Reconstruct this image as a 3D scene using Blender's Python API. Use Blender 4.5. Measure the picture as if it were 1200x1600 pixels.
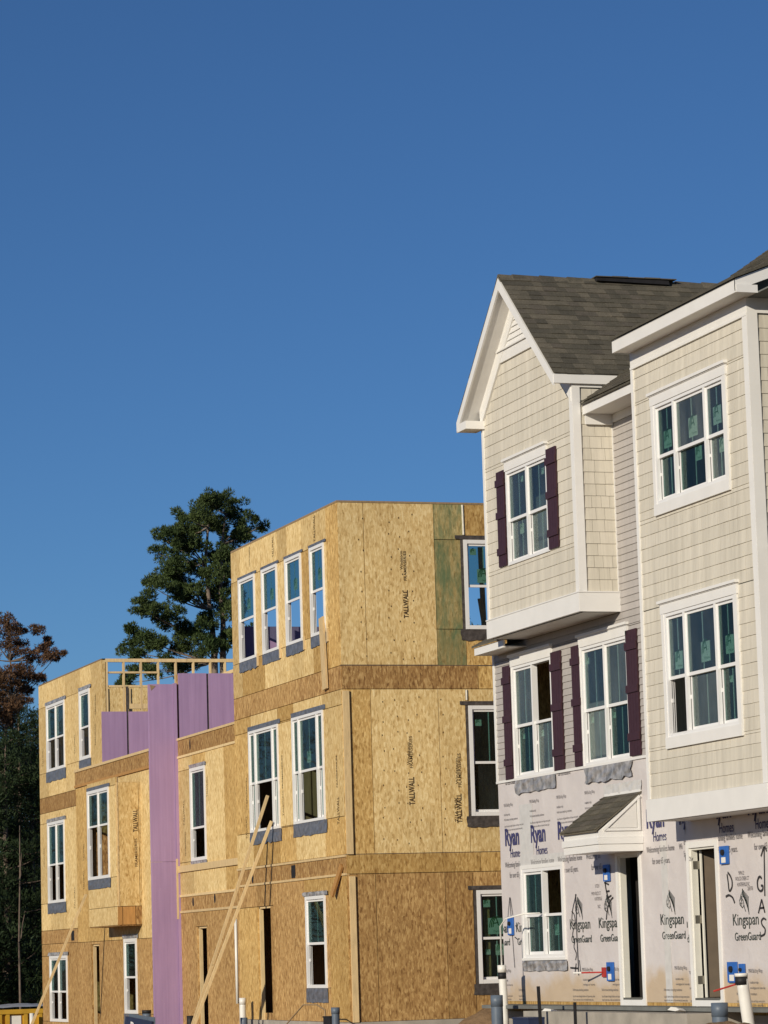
import bpy, math, random
from mathutils import Vector, Matrix, noise
random.seed(7)
scn = bpy.context.scene
for o in list(bpy.data.objects): bpy.data.objects.remove(o)
COL = scn.collection
# ---------------------------------------------------------------- camera
F_PX, YAW, PIT, ROL = 4930.19, math.radians(18.52335), math.radians(8.06779), math.radians(1.69544)
EYE = 1.6
def cam_axes():
    cy, sy, cp, sp = math.cos(YAW), math.sin(YAW), math.cos(PIT), math.sin(PIT)
    f = Vector((sy*cp, cy*cp, sp)); r = Vector((cy, -sy, 0)); d = -r.cross(f)
    c, s = math.cos(ROL), math.sin(ROL)
    return c*r+s*d, -s*r+c*d, f
CR, CD, CF = cam_axes()
cam = bpy.data.cameras.new('camera'); camo = bpy.data.objects.new('camera', cam); COL.objects.link(camo)
camo.matrix_world = Matrix(((CR.x, -CD.x, -CF.x, 0), (CR.y, -CD.y, -CF.y, 0), (CR.z, -CD.z, -CF.z, EYE), (0, 0, 0, 1)))
cam.sensor_fit = 'VERTICAL'; cam.sensor_height = 24.0; cam.lens = F_PX/1600*24.0
cam.clip_start = 0.5; cam.clip_end = 6000
scn.camera = camo
# ---------------------------------------------------------------- sky, sun, exposure
SUN = Vector((1, 0.77, -0.40)).normalized()
w = bpy.data.worlds.new('World'); scn.world = w; w.use_nodes = True
nt = w.node_tree; sky = nt.nodes.new('ShaderNodeTexSky'); sky.sky_type = 'NISHITA'; sky.sun_disc = False
sky.sun_elevation = math.asin(-SUN.z); sky.sun_rotation = math.atan2(-SUN.x, -SUN.y) % (2*math.pi)
sky.air_density = 1.0; sky.dust_density = 0.0; sky.ozone_density = 7.6; sky.altitude = 1300
nt.links.new(sky.outputs[0], nt.nodes['Background'].inputs[0]); nt.nodes['Background'].inputs[1].default_value = 0.07
sl = bpy.data.lights.new('sun', 'SUN'); sl.energy = 4.0; sl.angle = math.radians(0.5); sl.color = (1.0, 0.905, 0.75)
so = bpy.data.objects.new('sun', sl); COL.objects.link(so); so.rotation_euler = SUN.to_track_quat('-Z', 'Y').to_euler()
so.location = (-20, -20, 30)
scn.view_settings.view_transform = 'Standard'; scn.view_settings.look = 'None'
scn.view_settings.exposure = 0.0; scn.view_settings.gamma = 1.0
scn.render.engine = 'CYCLES'
try: scn.cycles.max_bounces = 8; scn.cycles.transparent_max_bounces = 16
except Exception: pass

# ---------------------------------------------------------------- helpers
def ray(px, py): return CR*((px-600)/F_PX) + CD*((py-800)/F_PX) + CF
class Plane:
    """axis 'X': a facade facing -X (u = -Y, to the right in the picture); axis 'Y': a side wall facing -Y (u = X)."""
    def __init__(s, axis, c): s.axis, s.c = axis, c
    def p(s, u, v, w=0.0):
        return Vector((s.c-w, -u, v)) if s.axis == 'X' else Vector((u, s.c-w, v))
    def px(s, x, y, w=0.0):
        r = ray(x, y)
        if s.axis == 'X':
            k = (s.c-w)/r.x; return -r.y*k, r.z*k+EYE
        k = (s.c-w)/r.y; return r.x*k, r.z*k+EYE
    def rect(s, tl, br):
        a = s.px(*tl); b = s.px(*br); return a[0], b[0], b[1], a[1]     # u0,u1,v0,v1
class MB:
    def __init__(s): s.v, s.f, s.m = [], [], []
    def poly(s, pts, mi=0):
        n = len(s.v); s.v += [Vector(p) for p in pts]; s.f.append(list(range(n, n+len(pts)))); s.m.append(mi)
    def hexa(s, a, mi=0):
        n = len(s.v); s.v += [Vector(p) for p in a]
        for q in ((0,3,2,1),(4,5,6,7),(0,1,5,4),(1,2,6,5),(2,3,7,6),(3,0,4,7)): s.f.append([n+i for i in q]); s.m.append(mi)
    def box(s, x0, x1, y0, y1, z0, z1, mi=0):
        s.hexa([(x0,y0,z0),(x1,y0,z0),(x1,y1,z0),(x0,y1,z0),(x0,y0,z1),(x1,y0,z1),(x1,y1,z1),(x0,y1,z1)], mi)
    def pbox(s, P, u0, u1, v0, v1, w0, w1, mi=0):
        s.hexa([P.p(u0,v0,w0),P.p(u1,v0,w0),P.p(u1,v0,w1),P.p(u0,v0,w1),P.p(u0,v1,w0),P.p(u1,v1,w0),P.p(u1,v1,w1),P.p(u0,v1,w1)], mi)
    def wedge(s, P, u0, u1, v0, v1, wb, wt, back=0.0):
        s.hexa([P.p(u0,v0,back),P.p(u1,v0,back),P.p(u1,v0,wb),P.p(u0,v0,wb),P.p(u0,v1,back),P.p(u1,v1,back),P.p(u1,v1,wt),P.p(u0,v1,wt)])
    def prism(s, pts, d):
        d = Vector(d); a = [Vector(p) for p in pts]; b = [p+d for p in a]; n = len(a)
        s.poly(a); s.poly(b[::-1])
        for i in range(n): s.poly([a[i], b[i], b[(i+1) % n], a[(i+1) % n]])
    def beam(s, p0, p1, a, b, up=(0,0,1)):
        p0, p1 = Vector(p0), Vector(p1); d = (p1-p0).normalized(); up = Vector(up)
        if abs(d.dot(up)) > .98: up = Vector((1,0,0))
        x = d.cross(up).normalized()*a/2; y = x.cross(d).normalized()*b/2
        s.hexa([p0-x-y,p0+x-y,p0+x+y,p0-x+y,p1-x-y,p1+x-y,p1+x+y,p1-x+y])
    def tube(s, pts, rad, n=8, cap=True):
        pts = [Vector(p) for p in pts]; rings = []
        if not isinstance(rad, (list, tuple)): rad = [rad]*len(pts)
        for i, p in enumerate(pts):
            d = (pts[min(i+1, len(pts)-1)]-pts[max(i-1, 0)]).normalized()
            up = Vector((0,0,1)) if abs(d.z) < .9 else Vector((1,0,0))
            x = d.cross(up).normalized(); y = d.cross(x).normalized(); b = len(s.v)
            for k in range(n):
                a = 2*math.pi*k/n; s.v.append(p+(x*math.cos(a)+y*math.sin(a))*rad[i])
            rings.append(b)
        for i in range(len(pts)-1):
            for k in range(n):
                s.f.append([rings[i]+k, rings[i]+(k+1) % n, rings[i+1]+(k+1) % n, rings[i+1]+k]); s.m.append(0)
        if cap:
            s.f.append([rings[0]+k for k in range(n)][::-1]); s.m.append(0)
            s.f.append([rings[-1]+k for k in range(n)]); s.m.append(0)
    def ribbon(s, P, pts, wd, w=0.0):
        """flat stroke on a wall plane; pts are (u, v)"""
        n = len(pts); L, R_ = [], []
        for i in range(n):
            a = Vector(pts[max(i-1,0)]); b = Vector(pts[min(i+1,n-1)]); d = (b-a)
            d = d.normalized() if d.length > 1e-9 else Vector((1,0)); q = Vector((-d.y, d.x))*wd/2
            c = Vector(pts[i]); L.append(c+q); R_.append(c-q)
        for i in range(n-1):
            s.poly([P.p(*L[i],w), P.p(*R_[i],w), P.p(*R_[i+1],w), P.p(*L[i+1],w)])
    def build(s, name, mat, parent=None, smooth=False, root=None):
        me = bpy.data.meshes.new(name)
        off = Vector((0,0,0))
        q = parent
        while q is not None:
            off += q.location; q = q.parent
        me.from_pydata([tuple(v-off) for v in s.v], [], s.f)
        mats = mat if isinstance(mat, (list, tuple)) else [mat]
        for m_ in mats: me.materials.append(m_)
        if len(mats) > 1: me.polygons.foreach_set('material_index', s.m)
        if smooth: me.polygons.foreach_set('use_smooth', [True]*len(me.polygons))
        me.update()
        o = bpy.data.objects.new(name, me); COL.objects.link(o)
        if parent is not None: o.parent = parent
        return o
def tag(o, label=None, cat=None, group=None, kind=None):
    if label: o['label'] = label
    if cat: o['category'] = cat
    if group: o['group'] = group
    if kind: o['kind'] = kind
    return o
def thing(name, loc, label, cat, group=None):
    o = bpy.data.objects.new(name, None); COL.objects.link(o); o.location = loc; o.empty_display_size = .3
    return tag(o, label, cat, group)
def rsub(r, h):
    u0,u1,v0,v1 = r; a,b,c,d = h
    if a >= u1 or b <= u0 or c >= v1 or d <= v0: return [r]
    o = []
    if d < v1: o.append((u0,u1,d,v1))
    if c > v0: o.append((u0,u1,v0,c))
    lo, hi = max(c,v0), min(d,v1)
    if a > u0: o.append((u0,a,lo,hi))
    if b < u1: o.append((b,u1,lo,hi))
    return o
def rects(r, holes):
    L = [r]
    for h in holes: L = [q for x in L for q in rsub(x, h)]
    return [q for q in L if q[1]-q[0] > .012 and q[3]-q[2] > .012]
def spans(u0, u1, v0, v1, holes):
    L = [(u0, u1)]
    for a,b,c,d in holes:
        if d <= v0+.004 or c >= v1-.004: continue
        N = []
        for p, q in L:
            if b <= p or a >= q: N.append((p,q)); continue
            if a > p: N.append((p,a))
            if b < q: N.append((b,q))
        L = N
    return [x for x in L if x[1]-x[0] > .02]

# ---------------------------------------------------------------- materials
class NT:
    def __init__(s, name, rough=.7, spec=.3):
        s.mat = bpy.data.materials.new(name); s.mat.use_nodes = True; s.t = s.mat.node_tree
        s.b = s.t.nodes['Principled BSDF']; s.b.inputs['Roughness'].default_value = rough
        s.b.inputs['Specular IOR Level'].default_value = spec
    def n(s, kind, **kw):
        x = s.t.nodes.new(kind)
        for k, v in kw.items():
            if k.startswith('i_'):
                x.inputs[k[2:].replace('_', ' ')].default_value = v
            else: setattr(x, k, v)
        return x
    def l(s, a, b): s.t.links.new(a, b)
    def coord(s, scale=(1,1,1), rot=(0,0,0), which='Object'):
        c = s.n('ShaderNodeTexCoord'); m = s.n('ShaderNodeMapping'); m.inputs['Scale'].default_value = scale; m.inputs['Rotation'].default_value = rot
        s.l(c.outputs[which], m.inputs[0]); return m.outputs[0]
    def noise(s, vec, scale, detail=4, rough=.55, dist=0):
        x = s.n('ShaderNodeTexNoise'); x.inputs['Scale'].default_value = scale; x.inputs['Detail'].default_value = detail
        x.inputs['Roughness'].default_value = rough; x.inputs['Distortion'].default_value = dist
        s.l(vec, x.inputs['Vector']); return x
    def ramp(s, fac, stops):
        r = s.n('ShaderNodeValToRGB'); e = r.color_ramp.elements
        while len(e) < len(stops): e.new(.5)
        for i, (p, c) in enumerate(stops): e[i].position = p; e[i].color = (*c, 1) if len(c) == 3 else c
        s.l(fac, r.inputs[0]); return r.outputs[0]
    def mix(s, a, b, fac, mode='MIX'):
        m = s.n('ShaderNodeMix', data_type='RGBA', blend_type=mode)
        for sock, val in ((m.inputs['Factor'], fac), (m.inputs['A'], a), (m.inputs['B'], b)):
            if hasattr(val, 'is_output'): s.l(val, sock)
            elif isinstance(val, (int, float)): sock.default_value = val
            else: sock.default_value = (*val, 1) if len(val) == 3 else val
        return m.outputs['Result']
    def bump(s, h, strength=.3, dist=.01):
        b = s.n('ShaderNodeBump'); b.inputs['Strength'].default_value = strength; b.inputs['Distance'].default_value = dist
        s.l(h, b.inputs['Height']); s.l(b.outputs[0], s.b.inputs['Normal'])
    def col(s, c):
        if hasattr(c, 'is_output'): s.l(c, s.b.inputs['Base Color'])
        else: s.b.inputs['Base Color'].default_value = (*c, 1)
    def rnd(s): return s.n('ShaderNodeObjectInfo').outputs['Random']
def plain(name, c, rough=.6, spec=.3, var=.08, scale=6, metal=0):
    m = NT(name, rough, spec); v = m.coord()
    nz = m.noise(v, scale, 5)
    lo = tuple(x*(1-var) for x in c); hi = tuple(min(1, x*(1+var)) for x in c)
    m.col(m.ramp(nz.outputs[0], [(.3, lo), (.7, hi)])); m.b.inputs['Metallic'].default_value = metal
    m.bump(m.noise(v, scale*9, 3).outputs[0], .12, .004)
    return m.mat
def osb(name, base, dark, light, contrast=1.0, tint=None, axis=0):
    """oriented strand board: three layers of long flakes at different angles"""
    m = NT(name, .75, .25)
    cols = None; hts = None
    for i, (rx, sc) in enumerate(((.25, 1.0), (-.5, 1.25), (1.2, .9))):
        c = m.n('ShaderNodeTexCoord'); mp = m.n('ShaderNodeMapping')
        mp.inputs['Rotation'].default_value = (rx, rx*.9, 0); mp.inputs['Scale'].default_value = (44*sc, 44*sc, 15*sc) ; mp.inputs['Location'].default_value = (i*3.3, i*1.7, i)
        m.l(c.outputs['Object'], mp.inputs[0])
        wn = m.noise(mp.outputs[0], .6, 2); dm = m.mix(mp.outputs[0], wn.outputs['Color'], .12)
        vo = m.n('ShaderNodeTexVoronoi'); vo.inputs['Scale'].default_value = 1.0; m.l(dm, vo.inputs['Vector'])
        bw = m.n('ShaderNodeSeparateColor'); m.l(vo.outputs['Color'], bw.inputs[0])
        if cols is None: cols = bw.outputs[0]
        else:
            mm = m.n('ShaderNodeMix', data_type='FLOAT'); mm.inputs['Factor'].default_value = .45
            m.l(cols, mm.inputs['A']); m.l(bw.outputs[0], mm.inputs['B']); cols = mm.outputs['Result']
    d = .5-.34/contrast
    cc = m.ramp(cols, [(.12, dark), (.34, tuple(.75*a+.25*b for a, b in zip(base, dark))), (.52, base), (.85, light)])
    big = m.noise(m.coord((1, 1, .6)), 1.3, 4)
    tone = m.ramp(big.outputs[0], [(.3, (.92, .91, .90)), (.7, (1.06, 1.05, 1.04))])
    cc = m.mix(cc, tone, 1.0, 'MULTIPLY')
    rt = m.ramp(m.rnd(), [(0, (.80, .77, .72)), (.5, (.98, .97, .95)), (1, (1.12, 1.12, 1.12))])
    cc = m.mix(cc, rt, 1.0, 'MULTIPLY')
    st = m.noise(m.coord((2.2, 2.2, .5)), 1.6, 5, .65, .8); cc = m.mix(cc, m.ramp(st.outputs[0], [(.56, (1,1,1)), (.72, (.80,.76,.70))]), 1.0, 'MULTIPLY')
    if tint is not None:
        tn = m.noise(m.coord((3.5, 3.5, .8)), 2.2, 7, .72, .4); f = m.ramp(tn.outputs[0], [(.36, (.12,)*3), (.64, (.86,)*3)])
        cc = m.mix(cc, tint, f)
    m.col(cc); m.bump(cols, .35, .006)
    return m.mat
M = {}
M['osb_light'] = osb('osb_light', (.675,.495,.225), (.43,.275,.10), (.81,.645,.345))
M['osb_brown'] = osb('osb_brown', (.37,.215,.08), (.17,.085,.03), (.58,.39,.17))
M['osb_wall'] = osb('osb_wall', (.43,.26,.10), (.22,.115,.038), (.62,.42,.18))
M['osb_gold'] = osb('osb_gold', (.53,.34,.12), (.30,.17,.05), (.70,.50,.21))
M['osb_green'] = osb('osb_green', (.46,.34,.14), (.28,.19,.07), (.58,.45,.22), tint=(.085,.15,.075))
def lumber(name, c):
    m = NT(name, .65, .3); v = m.coord((9, 9, 1.2)); nz = m.noise(v, 3, 5, .6, .6)
    cc = m.ramp(nz.outputs[0], [(.3, tuple(x*.78 for x in c)), (.55, c), (.75, tuple(min(1, x*1.12) for x in c))])
    kn = m.noise(m.coord((2.2, 2.2, 1.6)), 3.5, 2); cc = m.mix(cc, tuple(x*.55 for x in c), m.ramp(kn.outputs[0], [(.70, (0,0,0)), (.76, (.6,.6,.6))]))
    rt = m.ramp(m.rnd(), [(0, (.84, .82, .8)), (1, (1.08, 1.08, 1.06))]); m.col(m.mix(cc, rt, 1.0, 'MULTIPLY')); m.bump(nz.outputs[0], .2, .004)
    return m.mat
M['lumber'] = lumber('lumber', (.72,.54,.29)); M['lumber_orange'] = lumber('lumber_orange', (.45,.24,.08))
M['lumber_old'] = lumber('lumber_old', (.30,.21,.12))
def siding(name, c, streak=.10):
    m = NT(name, .6, .25); v = m.coord((1, 1, .06)); nz = m.noise(v, 7, 4, .6); nf = m.noise(m.coord((1, 1, .03)), 38, 3, .6)
    cc = m.ramp(nz.outputs[0], [(.32, tuple(x*(1-streak) for x in c)), (.68, tuple(min(1, x*(1+streak)) for x in c))])
    cc = m.mix(cc, m.ramp(nf.outputs[0], [(.3, (.93,.93,.93)), (.7, (1.04,1.04,1.04))]), 1.0, 'MULTIPLY')
    rt = m.ramp(m.rnd(), [(0, (.95, .95, .94)), (1, (1.04, 1.04, 1.04))]); m.col(m.mix(cc, rt, 1.0, 'MULTIPLY')); m.bump(nf.outputs[0], .35, .004)
    return m.mat
M['shake'] = siding('shake', (.635,.59,.495)); M['lap'] = siding('lap', (.43,.40,.375), .04)
M['white'] = plain('white', (.78,.765,.73), .45, .4, .03, 3)
M['vinyl'] = plain('vinyl', (.80,.79,.77), .35, .5, .02, 3)
M['soffit'] = plain('soffit', (.72,.70,.66), .55, .3, .04, 3)
M['stained'] = None
M['shutter'] = plain('shutter', (.050,.020,.026), .5, .35, .12, 14)
M['tape'] = plain('tape', (.13,.135,.16), .35, .5, .35, 10); M['tape_dark'] = plain('tape_dark', (.07,.06,.055), .5, .4, .4, 12)
M['tape_silver'] = plain('tape_silver', (.30,.29,.29), .25, .6, .55, 7)
def board_mat():
    m = NT('pink_board', .75, .2); a = m.noise(m.coord((1, 1, .25)), 2.0, 5, .6); b = m.noise(m.coord((3, 3, .08)), 6, 4, .6); d = m.noise(m.coord((1, 1, .4)), 9, 5, .75)
    cc = m.ramp(a.outputs[0], [(.3, (.335,.225,.375)), (.7, (.41,.275,.445))]); cc = m.mix(cc, m.ramp(b.outputs[0], [(.35, (.93,.92,.93)), (.65, (1.05,1.05,1.04))]), 1.0, 'MULTIPLY')
    cc = m.mix(cc, (.50,.42,.50), m.ramp(d.outputs[0], [(.66, (0,0,0)), (.76, (.5,.5,.5))])); cc = m.mix(cc, m.ramp(m.rnd(), [(0, (.92,.92,.94)), (1, (1.06,1.04,1.05))]), 1.0, 'MULTIPLY')
    m.col(cc); m.bump(a.outputs[0], .2, .01); return m.mat
M['pink'] = board_mat()
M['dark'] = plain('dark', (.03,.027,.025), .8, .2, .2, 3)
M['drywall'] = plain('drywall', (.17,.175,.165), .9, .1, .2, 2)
M['concrete'] = plain('concrete', (.36,.33,.28), .85, .2, .18, 3)
M['pvc'] = plain('pvc', (.76,.74,.68), .35, .5, .06, 4); M['pipe_grey'] = plain('pipe_grey', (.11,.14,.18), .45, .4, .12, 6)
M['black'] = plain('black', (.018,.017,.018), .6, .3, .2, 10); M['ink'] = plain('ink', (.045,.043,.045), .8, .1, .25, 30)
M['ink_soft'] = plain('ink_soft', (.16,.14,.14), .9, .1, .25, 30)
M['navy'] = plain('navy', (.06,.06,.15), .7, .2, .15, 10); M['ink_green'] = plain('ink_green', (.06,.072,.066), .7, .2, .3, 9)
M['ink_osb'] = plain('ink_osb', (.085,.055,.03), .9, .1, .5, 45)
M['blue'] = plain('blue', (.03,.13,.45), .5, .4, .15, 10); M['red'] = plain('red', (.42,.04,.03), .5, .4, .15, 10)
M['sign_navy'] = plain('sign_navy', (.02,.03,.075), .4, .5, .1, 6)
M['yellow'] = plain('yellow', (.52,.30,.03), .5, .4, .14, 5)
M['plastic'] = plain('plastic', (.55,.55,.56), .25, .6, .2, 4)
M['door_paint'] = plain('door_paint', (.72,.70,.62), .4, .4, .04, 4); M['hinge'] = plain('hinge', (.32,.30,.25), .35, .5, .1, 20, .7)
M['door_shade_tone'] = plain('door_shade_tone', (.13,.10,.07), .6, .3, .1, 5)  # leaf face coloured dark brown to stand in for its shade
M['track'] = plain('track', (.10,.10,.10), .5, .3, .1, 8)
M['foam'] = plain('foam', (.66,.62,.52), .8, .2, .15, 20)
M['sticker'] = plain('sticker', (.58,.68,.55), .6, .2, .05, 6); M['sticker_green'] = plain('sticker_green', (.03,.16,.05), .6, .2, .1, 6)
M['paper'] = plain('paper', (.75,.73,.68), .8, .1, .05, 6)
def glass(film=0.0, tint=(.66,.76,.74,1), boost=1.7):
    m = NT('glass'); t = m.t; out = t.nodes['Material Output']; t.nodes.remove(m.b)
    tr = m.n('ShaderNodeBsdfTransparent'); tr.inputs[0].default_value = tint
    gl = m.n('ShaderNodeBsdfGlossy'); gl.inputs['Roughness'].default_value = .01; gl.inputs[0].default_value = (.92,.97,1,1)
    fr = m.n('ShaderNodeFresnel'); fr.inputs[0].default_value = 1.5
    nz = m.noise(m.coord(), 1.4, 2); b = m.n('ShaderNodeBump'); b.inputs['Strength'].default_value = .05; b.inputs['Distance'].default_value = .02
    m.l(nz.outputs[0], b.inputs['Height']); m.l(b.outputs[0], gl.inputs['Normal'])
    gb = m.n('ShaderNodeNewGeometry'); inv = m.n('ShaderNodeMath', operation='SUBTRACT'); inv.inputs[0].default_value = 1.0; m.l(gb.outputs['Backfacing'], inv.inputs[1])
    mu = m.n('ShaderNodeMath', operation='MULTIPLY'); m.l(inv.outputs[0], mu.inputs[0]); m2 = m.n('ShaderNodeMath', operation='MULTIPLY', use_clamp=True); m2.inputs[1].default_value = boost; m.l(fr.outputs[0], m2.inputs[0]); m.l(m2.outputs[0], mu.inputs[1])
    mx = m.n('ShaderNodeMixShader'); m.l(mu.outputs[0], mx.inputs[0]); df = m.n('ShaderNodeBsdfDiffuse'); df.inputs[0].default_value = (.62,.68,.68,1); dn = m.noise(m.coord((1,1,.35)), 3.0, 5, .7); dr = m.ramp(dn.outputs[0], [(.3, (film*.4,)*3), (.75, (film*1.5,)*3)])
    m3 = m.n('ShaderNodeMixShader'); m.l(dr, m3.inputs[0]); m.l(tr.outputs[0], m3.inputs[1]); m.l(df.outputs[0], m3.inputs[2]); m.l(m3.outputs[0], mx.inputs[1]); m.l(gl.outputs[0], mx.inputs[2]); m.l(mx.outputs[0], out.inputs[0])
    return m.mat
M['glass'] = [glass(.015), glass(.03, (.70,.78,.78,1), 2.1), glass(.075, (.74,.80,.78,1), 1.9), glass(.01, (.60,.72,.70,1), 1.5)]
def shingle_mats():
    L = []
    for i, c in enumerate(((.108,.099,.076), (.128,.116,.089), (.092,.085,.067), (.118,.105,.084), (.146,.131,.100))):
        m = NT('shingle_%d' % i, .9, .15); nz = m.noise(m.coord(), 60, 3, .7); n2 = m.noise(m.coord(), 4, 3)
        cc = m.ramp(nz.outputs[0], [(.3, tuple(x*.6 for x in c)), (.7, tuple(x*1.35 for x in c))])
        m.col(m.mix(cc, m.ramp(n2.outputs[0], [(.3, (.85,.85,.85)), (.7, (1.12,1.1,1.08))]), 1.0, 'MULTIPLY')); m.bump(nz.outputs[0], .5, .006); L.append(m.mat)
    return L
M['shingles'] = shingle_mats()
def wrap_mat():
    m = NT('house_wrap_film', .55, .35); v = m.coord(); nz = m.noise(v, 1.1, 5, .6); fine = m.noise(m.coord((1, 1, 1)), 90, 2)
    cc = m.ramp(nz.outputs[0], [(.3, (.56,.515,.50)), (.7, (.665,.625,.605))])
    # dirt splashed up from the ground, irregular upper edge
    sp = m.n('ShaderNodeSeparateXYZ'); c = m.n('ShaderNodeTexCoord'); m.l(c.outputs['Object'], sp.inputs[0])
    ad = m.n('ShaderNodeMath', operation='MULTIPLY_ADD'); m.l(nz.outputs[0], ad.inputs[0]); ad.inputs[1].default_value = -1.1; m.l(sp.outputs[2], ad.inputs[2])
    dirt = m.ramp(ad.outputs[0], [(0.02, (.75,)*3), (.30, (0,)*3)])
    cc = m.mix(cc, (.50,.36,.20), dirt); m.col(cc)
    wr = m.noise(m.coord((1, .9, 1.2)), 2.2, 5, .55, .5)
    m.bump(wr.outputs[0], .5, .04); return m.mat
M['wrap'] = wrap_mat()
M['wrap_tape'] = plain('wrap_tape', (.62,.60,.57), .3, .5, .08, 8)
def ground_mat():
    m = NT('soil', .95, .1); v = m.coord(); a = m.noise(v, .35, 8, .65); b = m.noise(v, 5, 6, .7)
    cc = m.ramp(a.outputs[0], [(.3, (.20,.125,.065)), (.55, (.30,.20,.115)), (.75, (.36,.26,.16))])
    m.col(m.mix(cc, m.ramp(b.outputs[0], [(.3, (.75,.75,.75)), (.7, (1.15,1.15,1.15))]), 1.0, 'MULTIPLY')); m.bump(b.outputs[0], .8, .08); return m.mat
M['soil'] = ground_mat()
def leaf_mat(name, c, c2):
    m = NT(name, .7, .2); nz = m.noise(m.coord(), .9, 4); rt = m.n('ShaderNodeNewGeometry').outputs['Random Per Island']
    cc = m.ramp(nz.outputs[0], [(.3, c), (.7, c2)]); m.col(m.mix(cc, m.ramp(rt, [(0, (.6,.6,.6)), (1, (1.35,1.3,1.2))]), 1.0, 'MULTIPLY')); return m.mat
M['pine'] = leaf_mat('pine_needles', (.034,.060,.019), (.074,.105,.034)); M['pine_shade_tone'] = leaf_mat('pine_needles_shade_tone', (.018,.034,.014), (.036,.058,.022))  # second needle colour is darkened to stand in for shade in the wood
M['pine_dead'] = leaf_mat('dead_needles', (.075,.045,.026), (.155,.085,.046))
M['bark'] = plain('bark', (.15,.115,.09), .95, .1, .35, 5); M['bark_pale'] = plain('bark_pale', (.20,.16,.13), .95, .1, .3, 5)

# ---------------------------------------------------------------- text
def text_mesh(body, offset=0.0, shear=0.0, spacing=1.0):
    cu = bpy.data.curves.new('t', 'FONT'); cu.body = body; cu.offset = offset; cu.shear = shear; cu.resolution_u = 3; cu.space_character = spacing
    o = bpy.data.objects.new('t', cu); COL.objects.link(o)
    me = bpy.data.meshes.new_from_object(o)
    vs = [v.co.copy() for v in me.vertices]; fs = [list(p.vertices) for p in me.polygons]
    bpy.data.objects.remove(o); bpy.data.curves.remove(cu); bpy.data.meshes.remove(me)
    x0 = min(v.x for v in vs); x1 = max(v.x for v in vs)
    return [(v.x-x0, v.y) for v in vs], fs, x1-x0
TCACHE = {}
def put_text(mb, P, body, u, v, width, cap, w, rot=0.0, offset=0.0, clip=None, shear=0.0):
    """baseline start (u, v); width and cap height in metres; rot in the wall plane"""
    k = (body, offset, shear)
    if k not in TCACHE: TCACHE[k] = text_mesh(body, offset, shear)
    vs, fs, tw = TCACHE[k]; sx = width/tw; sy = cap/.69; c, s = math.cos(rot), math.sin(rot); n = len(mb.v)
    for x, y in vs:
        a, b = x*sx, y*sy; mb.v.append(P.p(u+a*c-b*s, v+a*s+b*c, w))
    for f in fs:
        if clip:
            cu = sum(vs[i][0]*sx for i in f)/len(f)+u
            if not any(a <= cu <= b for a, b in clip): continue
        mb.f.append([n+i for i in f]); mb.m.append(0)

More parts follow.
